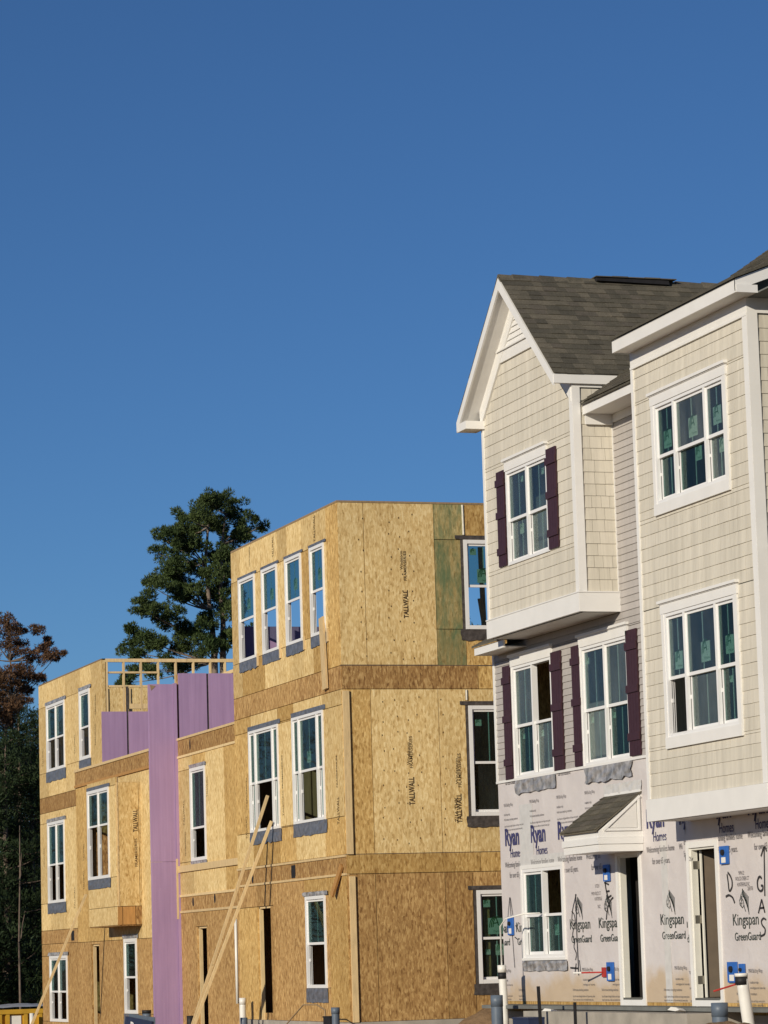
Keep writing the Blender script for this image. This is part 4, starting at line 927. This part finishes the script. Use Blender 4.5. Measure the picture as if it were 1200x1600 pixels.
q = MB(); q.pbox(PF, 17.62, 21, mz0, t2-.02, -.12, -.065); q.build('core', M['osb_wall'], FW)
q = MB(); a = PF.px(234,1070); b = PF.px(243,1072); c = PF.px(236,1079); q.prism([PF.p(*a, .002), PF.p(*b, .002), PF.p(*c, .002)], (0, -.004, 0)); q.build('torn_corner', M['lumber_old'], FW)

# ================================================================ left unit, three storeys with open framing
LU = thing('unfinished_townhouse', (17.3, 74.0, -.5), 'OSB townhouse shell with open stud framing at the top and a boxed bay', 'building')
lL, lR = PL.px(60,1073)[0], -67.44
lz0, lzb0, lzb1 = Z(-2.1), PL.px(65,1476)[1], PL.px(65,1455)[1]
lz2, lz3, lz5 = PL.px(62,1273)[1], PL.px(62,1249)[1], PL.px(60,1073)[1]
lr0, lr1 = PL.px(122,1229)[1], PL.px(121,1205)[1]
PU = Plane('Y', -PL.px(158,1029)[0]); uT = PL.px(158,1029)[0]
lw3 = [PL.rect((73,1103.75),(102.5,1198.75)), PL.rect((124.25,1081.25),(142,1183.75))]
lw2 = [PL.rect((75,1286.25),(103,1408.75))]
lw1 = [PL.rect((78.5,1494),(107,1597))]; lw1b = PL.rect((194.5,1467),(216,1584)); lw1.append(lw1b); dl = PL.rect((143,1476),(157,1598)); dl = (dl[0], dl[1], lz0, dl[3])
uS = PL.px(118.5,1240)[0]
panels(LU, PL, (lL, uT, lz3, lz5), us(PL, 1080, [74.5,102,125,142]), lw3, {2: 'osb_light', '*': 'osb_light'})
panels(LU, PL, (lL, uS, lz2, lz3), [], [], 'osb_brown', th=.035)
panels(LU, PL, (lL, uS, lzb1, lz2), us(PL, 1300, [78,103]), lw2, 'osb_light')
panels(LU, PL, (lL, uS, lzb0, lzb1), [], [], 'osb_brown', th=.035)
bL, bR = PLB.px(136,1235)[0], PLB.px(180,1222)[0]; bz0, bz1 = PLB.px(177,1446)[1], PLB.px(180,1222)[1]
panels(LU, PL, (uS, lR, lzb1-.35, lr0), us(PL, 1250, [134,172,218]), [(bL+.12, bR-.12, bz0+.15, bz1-.12)], ['osb_light','osb_gold'])
q = MB(); q.pbox(PL, uS, lR, lr0, lr1, -.08, .02); q.build('rim_joist', M['osb_brown'], LU)
for z in (lr0, lr1): q = MB(); q.pbox(PL, uS, lR, z-.03, z+.03, -.08, .045); q.build('joist_flange', M['lumber_orange'] if z == lr0 else M['lumber'], LU)
panels(LU, PL, (lL, uS, lz0, lzb0), us(PL, 1500, [79,107]), lw1, 'osb_wall')
panels(LU, PL, (uS, lR, lz0, lzb1-.35), us(PL, 1500, [143,157,193]), lw1+[dl], 'osb_wall')
for r, two, rl in ((lw3[0],1,.48),(lw3[1],0,.46),(lw2[0],1,.47),(lw1[0],1,.45),(lw1b,0,.48)):
    window(LU, PL, r, ((0,.5),(.5,1)) if two else ((0,1),), rl, open_low=(0,1), fw=.07 if two else .08, muntin=False)
    flashing(LU, PL, r[0]-.08, r[1]+.2, r[3]+.005, r[3]+.09, 'tape_silver', .01)
    if r is not lw1[0]: flashing(LU, PL, r[0]-.10, r[1]+.08, r[2]-.26, r[2]-.005, 'tape', .05)
opening(LU, PL, dl)
# boxed bay
bL, bR = PLB.px(136,1235)[0], PLB.px(180,1222)[0]; bz0, bz1 = PLB.px(177,1446)[1], PLB.px(180,1222)[1]
bw = PLB.rect((137,1237.5),(172.5,1371)); bzs = PLB.px(177,1417)[1]
panels(LU, PLB, (bL, bR, bzs, bz1+.12), [], [bw], 'osb_light', th=.035)
panels(LU, PLB, (bL, bR, bz0, bzs), [], [], 'osb_light', th=.035)
PBy = Plane('Y', -bR)
panels(LU, PBy, (16.735, 17.3, bzs, bz1), [16.79, PBy.px(217,1300)[0]], [], {0: 'lumber', '*': 'osb_light'}, th=.035)
panels(LU, PBy, (16.735, 17.3, bz0, bzs), [16.85, 17.15], [], {0: 'lumber_orange', 1: 'lumber_orange', '*': 'osb_brown'}, th=.035)
q = MB(); q.box(16.74, 17.3, -bR+.02, -bL-.01, bz0-.02, bz0-.001); q.build('bay_deck', M['osb_brown'], LU); q = MB(); q.box(16.74, 17.3, -bR+.02, -bL-.01, bz1-.03, bz1); q.build('bay_deck', M['osb_brown'], LU)
q = MB(); q.box(16.74, 17.27, -bL-.04, -bL, bz0, bz1+.1); q.build('bay_end_wall', M['osb_brown'], LU)
window(LU, PLB, bw, ((0,.5),(.5,1)), .60, open_low=(0,1), fw=.07, muntin=False); flashing(LU, PLB, bw[0]-.03, bw[1]+.08, bw[2]-.22, bw[2]-.005, 'tape', .04); flashing(LU, PLB, bw[0]-.03, bw[1]+.12, bw[3]+.005, bw[3]+.08, 'tape', .01)
panels(LU, PU, (17.3, PU.px(165,1060)[0], PL.px(121,1205)[1]-.1, lz5), [], [], 'osb_light', th=.06)
# open stud wall on the side, pink boards below
uu = lambda x, y: PU.px(x, y)
tp = uu(164,1029)[1]; u_l, u_r = 17.32, uu(366,1030)[0]
q = MB(); q.pbox(PU, u_l, u_r, tp-.08, tp, -.09, 0); q.build('top_plate', M['lumber'], LU)
zlow = uu(170,1112)[1]
for x in (167, 193.5, 220.5, 247.5, 275, 302.5, 329, 352):
    u = uu(x, 1045)[0]; q = MB(); q.pbox(PU, u-.022, u+.022, lr1-.1, tp-.08, -.088, -.001); q.build('stud', M['lumber'], LU)
for x0, x1, y in ((170,247,1050.5),(170,232,1072)):
    a, v = uu(x0, y); b = uu(x1, y)[0]; q = MB(); q.pbox(PU, a, b, v-.022, v+.022, -.086, -.003); q.build('blocking', M['lumber'], LU)
a, v = uu(200,1104); b = uu(232,1104)[0]; q = MB(); q.pbox(PU, a, b, v-.05, v+.07, -.084, -.005); q.build('header', M['lumber'], LU)
a, v = uu(202,1090); q = MB(); q.pbox(PU, a-.04, a+.04, uu(202,1105)[1], uu(202,1075)[1], -.082, -.006); q.build('cripple_stud', M['lumber'], LU)
for x0, x1 in ((159,198),(201,236)):
    q = MB(); q.pbox(PU, uu(x0,1150)[0], uu(x1,1150)[0], lr1-.2, zlow, .002, .03); q.build('firewall_board', M['pink'], LU)
u = uu(199.5,1150)[0]; q = MB(); q.pbox(PU, u-.03, u+.03, lr1-.2, zlow+.6, .001, .012); q.build('batten', M['tape_dark'], LU)  # dark strip along the gap between the two pink boards
# far wall and inner framing seen through the studs
zf = Plane('Y', -lL-.1).px(190,1073)[1]
q = MB(); q.box(17.4, 23, -lL-.1, -lL, lr1-.2, zf); q.build('far_wall', M['osb_light'], LU)
for x in (17.5, 18.4, 19.0, 19.6):
    q = MB(); q.box(x, x+.05, -lL-.19, -lL-.101, lr1, zf-.02); q.build('stud', M['lumber'], LU)
for k in range(7):
    y = -uT-.1-k*.75; q = MB(); q.box(20.2, 20.29, y-.05, y, lr1, tp-.45); q.build('stud', M['lumber'], LU)
q = MB(); q.box(20.2, 20.29, -uT-5, -uT, tp-.45, tp-.37); q.build('top_plate', M['lumber'], LU)
q = MB(); q.box(17.3, 17.4, -uT, -lL, lz5, lz5+.03); q.build('top_plate', M['lumber_old'], LU)
q = MB(); q.box(17.4, 24, 67.5, -lL-.1, lr1-.12, lr1-.06); q.box(17.4, 24, 67.5, -lL-.1, lzb1-.2, lzb1-.1); q.build('floor_deck', M['osb_brown'], LU)
q = MB(); q.box(20.4, 20.5, 67.5, -lL-.1, lz0, lr1-.12); q.box(17.4, 20.4, -lL-.1, -lL, lz0, lr1-.2); q.build('inner_wall', M['osb_brown'], LU)
for x0, y0, x1, y1 in ((84,1173,87,1192), (96,1166,99,1190), (134,1152,139,1170)):
    p0, p1 = PL.px(x0, y0, -.5), PL.px(x1, y1, -.5); q = MB(); q.beam((17.8, -p0[0], p0[1]), (17.8, -p1[0], p1[1]-.3), .09, .04); q.build('inner_brace', M['lumber'], LU)
STAMP[0] = LU
vtext(PBy, 'TALLWALL', 215,1300,214,1265,.10, .03); vtext(PBy, 'FRAMERSERIES', 215,1354,214,1310,.06)
for x, y0, y1 in ((68,1198,1168),(118,1178,1147),(150,1165,1130),(150,1117,1085),(70,1355,1325),(118,1420,1385),(132,1345,1318),(132,1390,1360)): vtext(PL, 'TALLWALL', x, y0, x, y1, .09)
q = MB(); u, v = PL.px(114,1464); q.pbox(PL, u-.16, u+.16, lzb0+.05, lzb1-.05, .003, .006); q.build('duct_hole', M['black'], LU)

# ================================================================ braces and loose boards
def brace(p0, p1, label, a=.055, b=.042, group=None, mat='lumber'):
    q = MB(); q.beam(p0, p1, a, b, (0, 1, 0)); o = q.build('brace_board', M[mat]); return tag(o, label, 'board', group)
t = PB.px(422,1243); YB = -t[0]; e = Plane('Y', YB).px(302,1600); dirv = Vector((e[0]-16.96, 0, e[1]-t[1])); k_ = (ground_h(e[0], YB)-t[1])/(e[1]-t[1])
brace((16.95, YB, t[1]), Vector((16.95, YB, t[1]))+dirv*k_, 'long raw brace board propped against the second floor window sill')
t = PB.px(424,1284); Y2 = -t[0]-.25; e = Plane('Y', Y2).px(304,1604); dirv = Vector((e[0]-16.95, 0, e[1]-t[1])); k_ = (ground_h(e[0], Y2)-t[1])/(e[1]-t[1])
brace((16.93, Y2, t[1]), Vector((16.93, Y2, t[1]))+dirv*k_, 'shorter raw brace board leaning just below the longer one')
t = PLB.px(137,1397); Y3 = -t[0]+.12; e = Plane('Y', Y3).px(49,1602); dirv = Vector((e[0]-16.72, 0, e[1]-t[1])); k_ = (ground_h(e[0], Y3)-t[1])/(e[1]-t[1])
brace((16.72, Y3, t[1]), Vector((16.72, Y3, t[1]))+dirv*k_, 'single brace board leaning on the wall beside the boxed bay')
a, b = PB.px(506,965), PB.px(512,1077)
q = MB(); q.beam((16.955, -a[0], a[1]), (16.955, -b[0]-.0, b[1]), .24, .04, (1,0,0)); tag(q.build('hanging_board', M['lumber']), 'upright raw board nailed across the floor band near the corner', 'board')
a, b = PB.px(539,1352), PB.px(527,1399)
q = MB(); q.beam((16.97, -a[0]+.1, a[1]), (16.90, -b[0], b[1]), .12, .04, (1,0,0)); tag(q.build('scrap_board', M['lumber_orange']), 'short tilted scrap board on the corner below the rim joist', 'board')

# ================================================================ pipes, stakes, boxes and signs at the foot of the walls
def ground_from(px, py, X): 
    r = ray(px, py); k = X/r.x; return Vector((X, r.y*k, r.z*k+EYE))
def pipe(name, px, ytop, X, rad, mat, label, cat='pipe', lean=0.0, cap=None, group=None):
    p = ground_from(px, ytop, X); g = ground_h(p.x, p.y)-.05; q = MB()
    n = 5; q.tube([(p.x+lean*i/n, p.y, p.z+(g-p.z)*i/n) for i in range(n+1)], rad, 14)
    T = thing(name, (p.x+lean, p.y, g), label, cat, group); q.build('pipe', M[mat], T, True)
    if cap:
        q = MB(); q.tube([(p.x, p.y, p.z-cap[1]), (p.x, p.y, p.z+.01)], rad*cap[0], 14); q.build('coupling', M[cap[2]], T, True)
        if len(cap) > 3:
            q = MB(); q.tube([(p.x, p.y, p.z-cap[1]-.1), (p.x, p.y, p.z-cap[1]-.001)], rad*.86 if False else rad*1.06, 14); q.build('clamp_band', M['black'], T, True)
    return T, p
T, p = pipe('drain_pipe', 1158, 1522, 16.4, .075, 'pvc', 'thick white plastic pipe with black clamp before the right doorway', lean=.1, cap=(1.12, .03, 'pvc', 1))
q = MB(); q.tube([p+Vector((0,0,-.1)), p+Vector((-.1,.1,-.14)), p+Vector((-.24,.3,-.2))], .012, 6); tag(q.build('red_tube', M['red']), 'thin red tube sticking out of the white pipe', 'tube')
pipe('conduit_stub', 1124, 1568, 16.3, .10, 'pipe_grey', 'wide blue grey conduit stub at the right door sill', cap=(1.06, .16, 'pipe_grey'))
T, p = pipe('drain_pipe', 784, 1509, 17.1, .062, 'pvc', 'slim white plastic pipe with black clamp at the wrapped corner', lean=.03, cap=(1.1, .1, 'pvc', 1))
q = MB(); q.tube([p+Vector((0,0,.0)), p+Vector((0,0,.6)), p+Vector((.05,-.1,.72)), p+Vector((.25,-.4,.78)), p+Vector((.45,-.55,.78))], .014, 6); tag(q.build('cable', M['pvc'], None, True), 'thin white cable rising from the corner pipe to the wall', 'cable')
pipe('conduit_stub', 776, 1556, 16.7, .09, 'pipe_grey', 'blue grey conduit stub beside the slim white corner pipe', cap=(1.05, .16, 'pipe_grey'))
pipe('conduit_stub', 524, 1575, 16.3, .07, 'pipe_grey', 'blue grey conduit stub at the corner of the blank side wall', cap=(1.08, .1, 'pipe_grey'))
pipe('drain_pipe', 379, 1560, 16.75, .065, 'pvc', 'white plastic pipe stub between the two dark door openings', cap=(1.05, .12, 'pvc'))
pipe('conduit_stub', 381, 1590, 16.6, .07, 'pipe_grey', 'short grey conduit stub beneath the white pipe between doors')
pipe('conduit_stub', 297, 1587, 16.8, .07, 'black', 'black capped stub beside the pink firewall')
pipe('conduit_stub', 229, 1579, 16.6, .09, 'pipe_grey', 'grey stub with black cap behind the navy yard sign', cap=(1.1, .06, 'black'))
p0 = PW.px(374, 1430); q = MB(); X_ = 17.05; a = ground_from(372,1436,17.02); b = ground_from(376,1560,17.02)
q.tube([(16.97, a.y, a.z), (16.97, a.y, b.z-.1)], .03, 10); tag(q.build('riser_pipe', M['pvc'], None, True), 'thin white riser pipe fixed at the inner corner between the shells', 'pipe')
def boxy(name, tl, br, X, depth, mat, label, cat):
    P = Plane('X', X); u0,u1,v0,v1 = P.rect(tl, br); g = ground_h(X, -u0)-.04
    T = thing(name, (X, -(u0+u1)/2, g), label, cat); q = MB(); q.pbox(P, u0, u1, g, v1, -depth, 0); q.build('case', M[mat], T)
    q = MB(); q.pbox(P, u0-.01, u1+.01, v1, v1+.025, -depth-.01, .01); q.build('lid', M[mat], T); return T
boxy('utility_box', (801,1592), (826,1599), 16.5, .25, 'sign_navy', 'dark navy utility box low before the wrapped wall', 'box')
boxy('utility_box', (505,1590), (516,1599), 16.2, .15, 'black', 'small black utility box by the OSB corner', 'box')
p = ground_from(508,1588,16.25); a = ground_from(474,1570,16.3); b = ground_from(448,1600,16.3)
q = MB(); q.tube([p, ground_from(508,1578,16.3), ground_from(495,1570,16.3), a, b, b+Vector((0,.4,-.3))], .012, 6); tag(q.build('cable', M['lumber_old'], None, True), 'bent tan cable looping from the small black box', 'cable')
def stake(px, ytop, X, label, wd=.045, bend=0):
    p = ground_from(px, ytop, X); g = ground_h(p.x, p.y)-.1; q = MB(); q.beam((p.x, p.y, g), (p.x-bend, p.y, p.z), wd, wd*.7); tag(q.build('stake', M['black']), label, 'stake')
stake(843, 1541, 16.6, 'tall black stake standing below the ground floor window', .05, .02); stake(898, 1566, 16.5, 'short black stake between window and left doorway')
# outlet plates taped to the wall
def outlet(x, y, P, ww, hh, label, parent_red=False):
    u, v = P.px(x, y); T = thing('outlet_block', P.p(u, v-hh/2, 0), label, 'outlet', None); q = MB(); q.pbox(P, u-ww/2, u+ww/2, v-hh/2, v+hh/2, .02, .045); q.build('plate', M['blue'], T)
    q = MB(); q.pbox(P, u-ww*.25, u+ww*.25, v-hh*.42, v-hh*.12, .0455, .05); q.build('paper_label', M['paper'], T)
    q = MB(); c = P.p(u, v+hh*.15, .05); q.tube([P.p(u, v+hh*.15, .04), P.p(u, v+hh*.15, .075)], ww*.15, 10); q.build('knob', M['black'], T); return u, v
outlet(1135, 1336, PW, .26, .24, 'blue outlet plate high beside the right door casing'); outlet(1148, 1519, PW, .28, .27, 'blue outlet plate low behind the thick white pipe')
outlet(1163, 1519, PW, .16, .22, 'narrow blue plate half behind the thick white pipe')
outlet(951, 1364, PW, .22, .24, 'blue outlet plate under the pent roof shadow'); outlet(957, 1518, PW, .24, .27, 'blue outlet plate low beside the left door casing'); outlet(801, 1447, PW, .22, .28, 'blue outlet plate with cable at the wrapped corner')
u, v = PW.px(946, 1519); T = thing('hose_bib', PW.p(u, v, 0), 'red hose tap with striped tube on the wrapped wall', 'tap'); q = MB(); q.pbox(PW, u-.05, u+.08, v-.07, v+.07, .02, .04); q.build('flange', M['red'], T)
q = MB(); q.tube([PW.p(u, v, .04), PW.p(u-.30, v-.0, .25)], .013, 6); q.build('tube', M['red'], T); q = MB(); q.tube([PW.p(u-.301, v, .251), PW.p(u-.42, v, .33)], .014, 6); q.build('tube_end', M['paper'], T)
# concrete stoop, dirt mounds
q = MB(); q.box(16.75, 17.54, 38.2, 44.2, .3, Z(-.815)); tag(q.build('stoop', M['concrete']), 'low concrete stoop slab along the two wrapped doorways', 'stoop')
def mound(c, rx, ry, h, label):
    q = MB(); n, m_ = 24, 10; sd = random.uniform(0, 50)
    g0 = ground_h(c[0], c[1])-.06
    for j in range(m_+1):
        for i in range(n):
            a = 2*math.pi*i/n; r = j/m_; x, y = c[0]+rx*r*math.cos(a), c[1]+ry*r*math.sin(a)
            q.v.append(Vector((x, y, g0+h*(1-r*r)*(1+.35*noise.noise(Vector((x*2.2+sd, y*2.2, 0))))+.05*noise.noise(Vector((x*7, y*7, sd))))))
    for j in range(m_):
        for i in range(n): q.f.append([j*n+i, (j+1)*n+i, (j+1)*n+(i+1) % n, j*n+(i+1) % n]); q.m.append(0)
    tag(q.build('dirt_mound', M['soil'], None, True), label, 'dirt pile')
mound((19.3, 51.6, 0), 1.0, 1.0, .42, 'heap of tan dirt at the foot of the blank OSB wall'); mound((16.1, 35.4, 0), .9, 1.2, .26, 'heap of tan dirt around the thick white pipe')
def sheet(px, py, X, s, label, name='paper_scrap'):
    p = ground_from(px, py, X); q = MB(); pts = [(-s,0),(-s*.4,s*.5),(s*.5,s*.42),(s,.0),(s*.3,-s*.2)]
    q.prism([(p.x+.1*a, p.y-a, p.z+b*.5) for a, b in pts], (.12, .05, -.02)); tag(q.build(name, M['paper']), label, 'scrap')
sheet(1052, 1578, 16.9, .16, 'white scrap lying on the stoop between the doors'); sheet(855, 1581, 16.85, .2, 'white scrap on the stoop beside the tall black stake')
# navy yard sign
PSg = Plane('X', 15.9); u0,u1,v0,v1 = PSg.rect((196,1584), (237,1606)); g = ground_h(15.9, -u0)
T = thing('yard_sign', (15.9, -(u0+u1)/2, g), 'navy yard sign with white lettering before the boxed bay shell', 'sign')
q = MB(); c = [PSg.p(u0-.0, v1-.05, 0), PSg.p(u1, v1-.14, 0), PSg.p(u1-.05, v0-.1, 0), PSg.p(u0-.1, v0, 0)]; q.prism(c, (.03, 0, 0)); q.build('board', M['sign_navy'], T)
q = MB(); put_text(q, PSg, 'Ryan', u0+(u1-u0)*.2, v1-.36, (u1-u0)*.55, .2, .004, rot=-.04, offset=.02); q.build('lettering', M['paper'], T)
for f_ in (.25, .75):
    q = MB(); uu_ = u0+(u1-u0)*f_; q.tube([PSg.p(uu_, g-.2, -.045), PSg.p(uu_, v1-.2, -.045)], .02, 6); q.build('post', M['black'], T)
q = MB(); c = [PSg.p(u0+.1, v1+.0, -.05), PSg.p(u1, v1-.06, -.05), PSg.p(u1, v1-.2, -.05), PSg.p(u0+.1, v1-.12, -.05)]; q.prism(c, (.03, 0, 0)); q.build('backing_board', M['pipe_grey'], T)
# yellow container with plastic sheet
PY = Plane('Y', 85.0); zt_ = PY.px(30,1577)[1]; g = ground_h(16, 85)-.1; xl, xr = 14.6, PY.px(64,1577)[0]+.5
T = thing('skip_container', ((xl+xr)/2, 86, g), 'yellow waste container covered with pale plastic beyond the far shell', 'container')
q = MB(); q.box(xl, xr, 85.05, 88, g, zt_-.08); q.build('body', M['yellow'], T)
q = MB(); q.box(xl-.05, xr+.05, 84.95, 85.1, zt_-.12, zt_); q.build('top_rail', M['yellow'], T)
for x in (0, 12, 40, 63):
    u = PY.px(x, 1590)[0]; q = MB(); q.box(u-.05, u+.05, 84.97, 85.05, g, zt_-.121); q.build('rib', M['yellow'], T)
u = PY.px(23,1590)[0]; q = MB(); q.box(u-.18, u+.18, 85.02, 85.048, zt_-.75, zt_-.17); q.build('placard', M['paper'], T)
q = MB(); n = 16; m_ = 6; gg = []
for i in range(n+1):
    for j in range(m_+1):
        x = xl+(xr-xl)*i/n; y = 84.9+3.0*j/m_; q.v.append(Vector((x, y, zt_+.01+(.10+.12*abs(noise.noise(Vector((x*2.3, y*1.5, 4)))))*math.sin(math.pi*min(1, (j+.4)/2.2)/1.4))))
for i in range(n):
    for j in range(m_): q.f.append([i*(m_+1)+j, (i+1)*(m_+1)+j, (i+1)*(m_+1)+j+1, i*(m_+1)+j+1]); q.m.append(0)
tag(q.build('plastic_sheet', M['plastic'], None, True), 'crumpled pale plastic sheet lying over the yellow container', 'sheet')
u = PY.px(46,1590)[0]; q = MB(); q.tube([(u, 84.7, g), (u, 84.7, PY.px(46,1583)[1])], .06, 10); tag(q.build('marker_post', M['pvc'], None, True), 'short white post before the yellow container', 'post')

# ================================================================ trees
def tuft(mb, c, r, n, flat=.75):
    """needle fans filling an uneven ball"""
    for _ in range(n):
        d = Vector((random.gauss(0,1), random.gauss(0,1), random.gauss(0,1))).normalized(); rr = r*random.uniform(.45, 1.0)
        p = c+Vector((d.x*rr, d.y*rr, d.z*rr*flat)); out = (d+Vector((0,0,.5))+Vector((random.uniform(-.6,.6),)*3)).normalized()
        s_ = out.cross(Vector((random.uniform(-1,1), random.uniform(-1,1), random.uniform(-1,1)))).normalized(); L = random.uniform(.08, .15)*max(.8, r/.45); wdt = L*.19
        mb.poly([p-s_*wdt, p+s_*wdt, p+out*L]); 
def limb(mb, a, b, r0, r1, sag=.1, n=5):
    a, b = Vector(a), Vector(b); L = (b-a).length; pts = []
    for i in range(n+1):
        t = i/n; pts.append(a.lerp(b, t)+Vector((noise.noise(Vector((a.x+t*3, a.y, 1)))*.12*L*.4, noise.noise(Vector((a.x, a.y+t*3, 5)))*.05*L, -sag*L*math.sin(t*math.pi)*.5)))
    mb.tube(pts, [r0+(r1-r0)*i/n for i in range(n+1)], 6, cap=False)
def px_tree(name, Yd, clumps, trunks, mat, bark, label, dens=150, depth=1.9, zoom=(0,740,3.0), cat='tree', group=None, mult=1.0, extra=1, tr0=.13):
    P = Plane('Y', Yd); conv = lambda x, y: P.px(zoom[0]+x/zoom[2], zoom[1]+y/zoom[2])
    sc = Yd/F_PX/zoom[2]*1.03
    b0 = conv(*trunks[0][0]); g = ground_h(b0[0], Yd)
    T = thing(name, (b0[0], Yd, g), label, cat, group)
    tr = MB(); tl = []
    for tk in trunks:
        pts = [conv(*q) for q in tk]; pts = [(pts[0][0], g-.2)]+[q for q in pts]
        n_ = len(pts); tr.tube([(q[0], Yd+.15*noise.noise(Vector((q[1], tk[0][0], 0))), q[1]) for q in pts], [max(.012, tr0*(1-i/(n_-.7))+.012) for i in range(n_)], 9)
        tl += [Vector((q[0], Yd, q[1])) for q in pts[1:]]
    fo = MB()
    for (x, y, r) in clumps:
        u, v = conv(x, y); R_ = r*sc*mult
        for e in range(extra):
            dy = random.uniform(-depth, depth) if e else random.uniform(-depth*.6, depth*.6); c = Vector((u+random.uniform(-.2,.2)*R_*(e > 0), Yd+dy, v+random.uniform(-.2,.2)*R_*(e > 0)))
            for k in range(8):
                q = c+Vector((random.uniform(-.75,.75), random.uniform(-.75,.75), random.uniform(-.6,.6)))*R_; tuft(fo, q, R_*random.uniform(.34,.52), int(dens/8*max(.5, (R_/.45)**1.4)))
            best = min(tl, key=lambda t_: (t_-Vector((u, Yd, v-.35*abs(u-t_.x)-.3))).length); (limb(tr, best, c, .032, .010) if e == 0 else None)
    tr.build('trunk', M[bark], T, True); fo.build('crown', M[mat], T)
    return T
pine = [(960,140,55),(1040,125,55),(1110,160,55),(900,180,55),(860,235,50),(980,210,65),(1060,210,65),(1130,220,45),(770,290,45),(830,285,55),(920,270,55),(1110,290,55),(1170,270,45),(1200,255,40),(770,360,45),(840,350,55),(905,340,55),(800,440,55),(870,430,55),(765,470,45),(850,500,55),(950,440,55),(1010,390,55),(1075,370,45),(990,500,55),(700,540,45),(760,560,55),(830,575,55),(900,560,45),(620,640,42),(680,645,45),(745,660,45),(650,740,52),(700,785,52),(615,805,42),(745,800,52),(790,690,42),(860,740,62),(925,760,62),(960,690,55),(880,820,52),(945,835,52),(1000,800,42),(1050,770,55),(1040,600,55),(1060,530,50),(1060,660,55),(1100,470,50),(1000,560,40),(640,920,40),(690,940,40),(800,905,40),(880,915,45),(640,850,40),(1090,600,60),(1090,760,60),(1090,420,45),(620,970,36),(730,870,36)]
px_tree('pine_tree', 106.0, pine, [[(1005,880),(1000,780),(985,640),(965,420),(975,250),(1000,170)],[(1045,880),(1045,700),(1035,520),(1040,330),(1060,190)]], 'pine', 'bark_pale', 'tall green pine with two bare trunks rising behind the shells', dens=1300, extra=2, mult=1.04)
dead = [(20,690,40),(40,740,42),(110,725,38),(160,730,32),(20,800,45),(100,790,32),(190,820,30),(240,785,28),(130,860,36),(185,880,34),(60,930,45),(120,915,36),(15,960,48),(225,850,30),(40,1040,40),(100,1000,30),(150,960,28),(260,860,22),(200,960,25),(20,1080,48),(70,1090,42),(115,1060,34),(0,1150,50),(50,1150,40),(30,1000,44),(90,960,34),(150,1010,24),(-40,760,50),(-50,860,55),(-40,960,50),(60,840,30)]
px_tree('dead_pine_tree', 117.0, dead, [[(10,1500),(25,1200),(55,1050),(50,880),(48,760)]], 'pine_dead', 'bark', 'brown dead pine rising over the dark wood', dens=700, depth=1.0, extra=2, tr0=.08, mult=1.04)
def conifer(x, y, h, r, label, mat='pine_shade_tone', group=None, seed=0, nb=34, bare=.12, name='pine_tree', dens=60):
    random.seed(seed); g = ground_h(x, y); T = thing(name, (x, y, g), label, 'tree', group); tr, fo = MB(), MB()
    tr.tube([(x+.1*noise.noise(Vector((x, i*.7, y))), y, g-.2+(h+.1)*i/8) for i in range(9)], [.2*(1-i/8.3)+.015 for i in range(9)], 8)
    for i in range(nb):
        t = bare+(1-bare)*(i+random.random())/nb; a = random.uniform(0, 6.283); L = r*(1-t)**.65*random.uniform(.55, 1.1)+.25
        e = Vector((x+math.cos(a)*L, y+math.sin(a)*L, g+h*t+random.uniform(-.2,.35)*L)); limb(tr, (x, y, g+h*t-.15*L), e, .05*(1-t)+.015, .012)
        for k in range(3): 
            f_ = (.45, .75, 1.0)[k]; tuft(fo, Vector((x, y, g+h*t)).lerp(e, f_)+Vector((random.uniform(-.3,.3), random.uniform(-.3,.3), random.uniform(-.1,.3))), random.uniform(.5,.8)*(.55+.5*(1-t)), dens)
    tr.build('trunk', M['bark'], T, True); fo.build('crown', M[mat], T); return T
def at(px, Y): return Plane('Y', Y).px(px, 1500)[0]
wood = [(-10,118,13.2,2.6),(35,122,12.4,2.6),(70,126,12.4,2.8),(12,113,10.4,2.4),(52,114,10.2,2.2),(95,130,10,2.6),(-60,116,13,2.8),(30,130,12,3.0),(-40,125,13,3.0),(60,134,11,3.0)]
for i, (px, Y, h, r) in enumerate(wood):
    conifer(at(px, Y), Y, h, r, 'unseen evergreen added sunward to shade the wood', group='evergreens of the shaded wood', seed=100+i, nb=64, bare=.03, dens=150)
random.seed(3)
for i, (px, Y, h, r) in enumerate(((745,96,13.0,2.6),(790,98,12.5,2.8))):
    conifer(at(px, Y), Y, h, r, 'green evergreen far behind the blank side wall', 'pine', 'evergreens behind the blank side wall', 300+i, nb=40)
px_tree('bare_tree', 109.0, [(100,1780,20),(70,1900,18),(120,2050,20)], [[(96,2480),(90,2200),(94,1900),(92,1650)]], 'pine_shade_tone', 'bark', 'slim bare trunk standing before the dark wood', dens=60, depth=.3, tr0=.04)
# unseen trees added on the sunward side to shade the wood
for i, (x, y, h) in enumerate(((9,100,14),(5,104,15),(12,106,14),(8,110,15),(3,98,14),(15,109.5,13))):
    conifer(x, y, h, 3.0, 'unseen evergreen added sunward to shade the wood', group='evergreens of the shaded wood', seed=500+i, nb=44, bare=.05, dens=55)
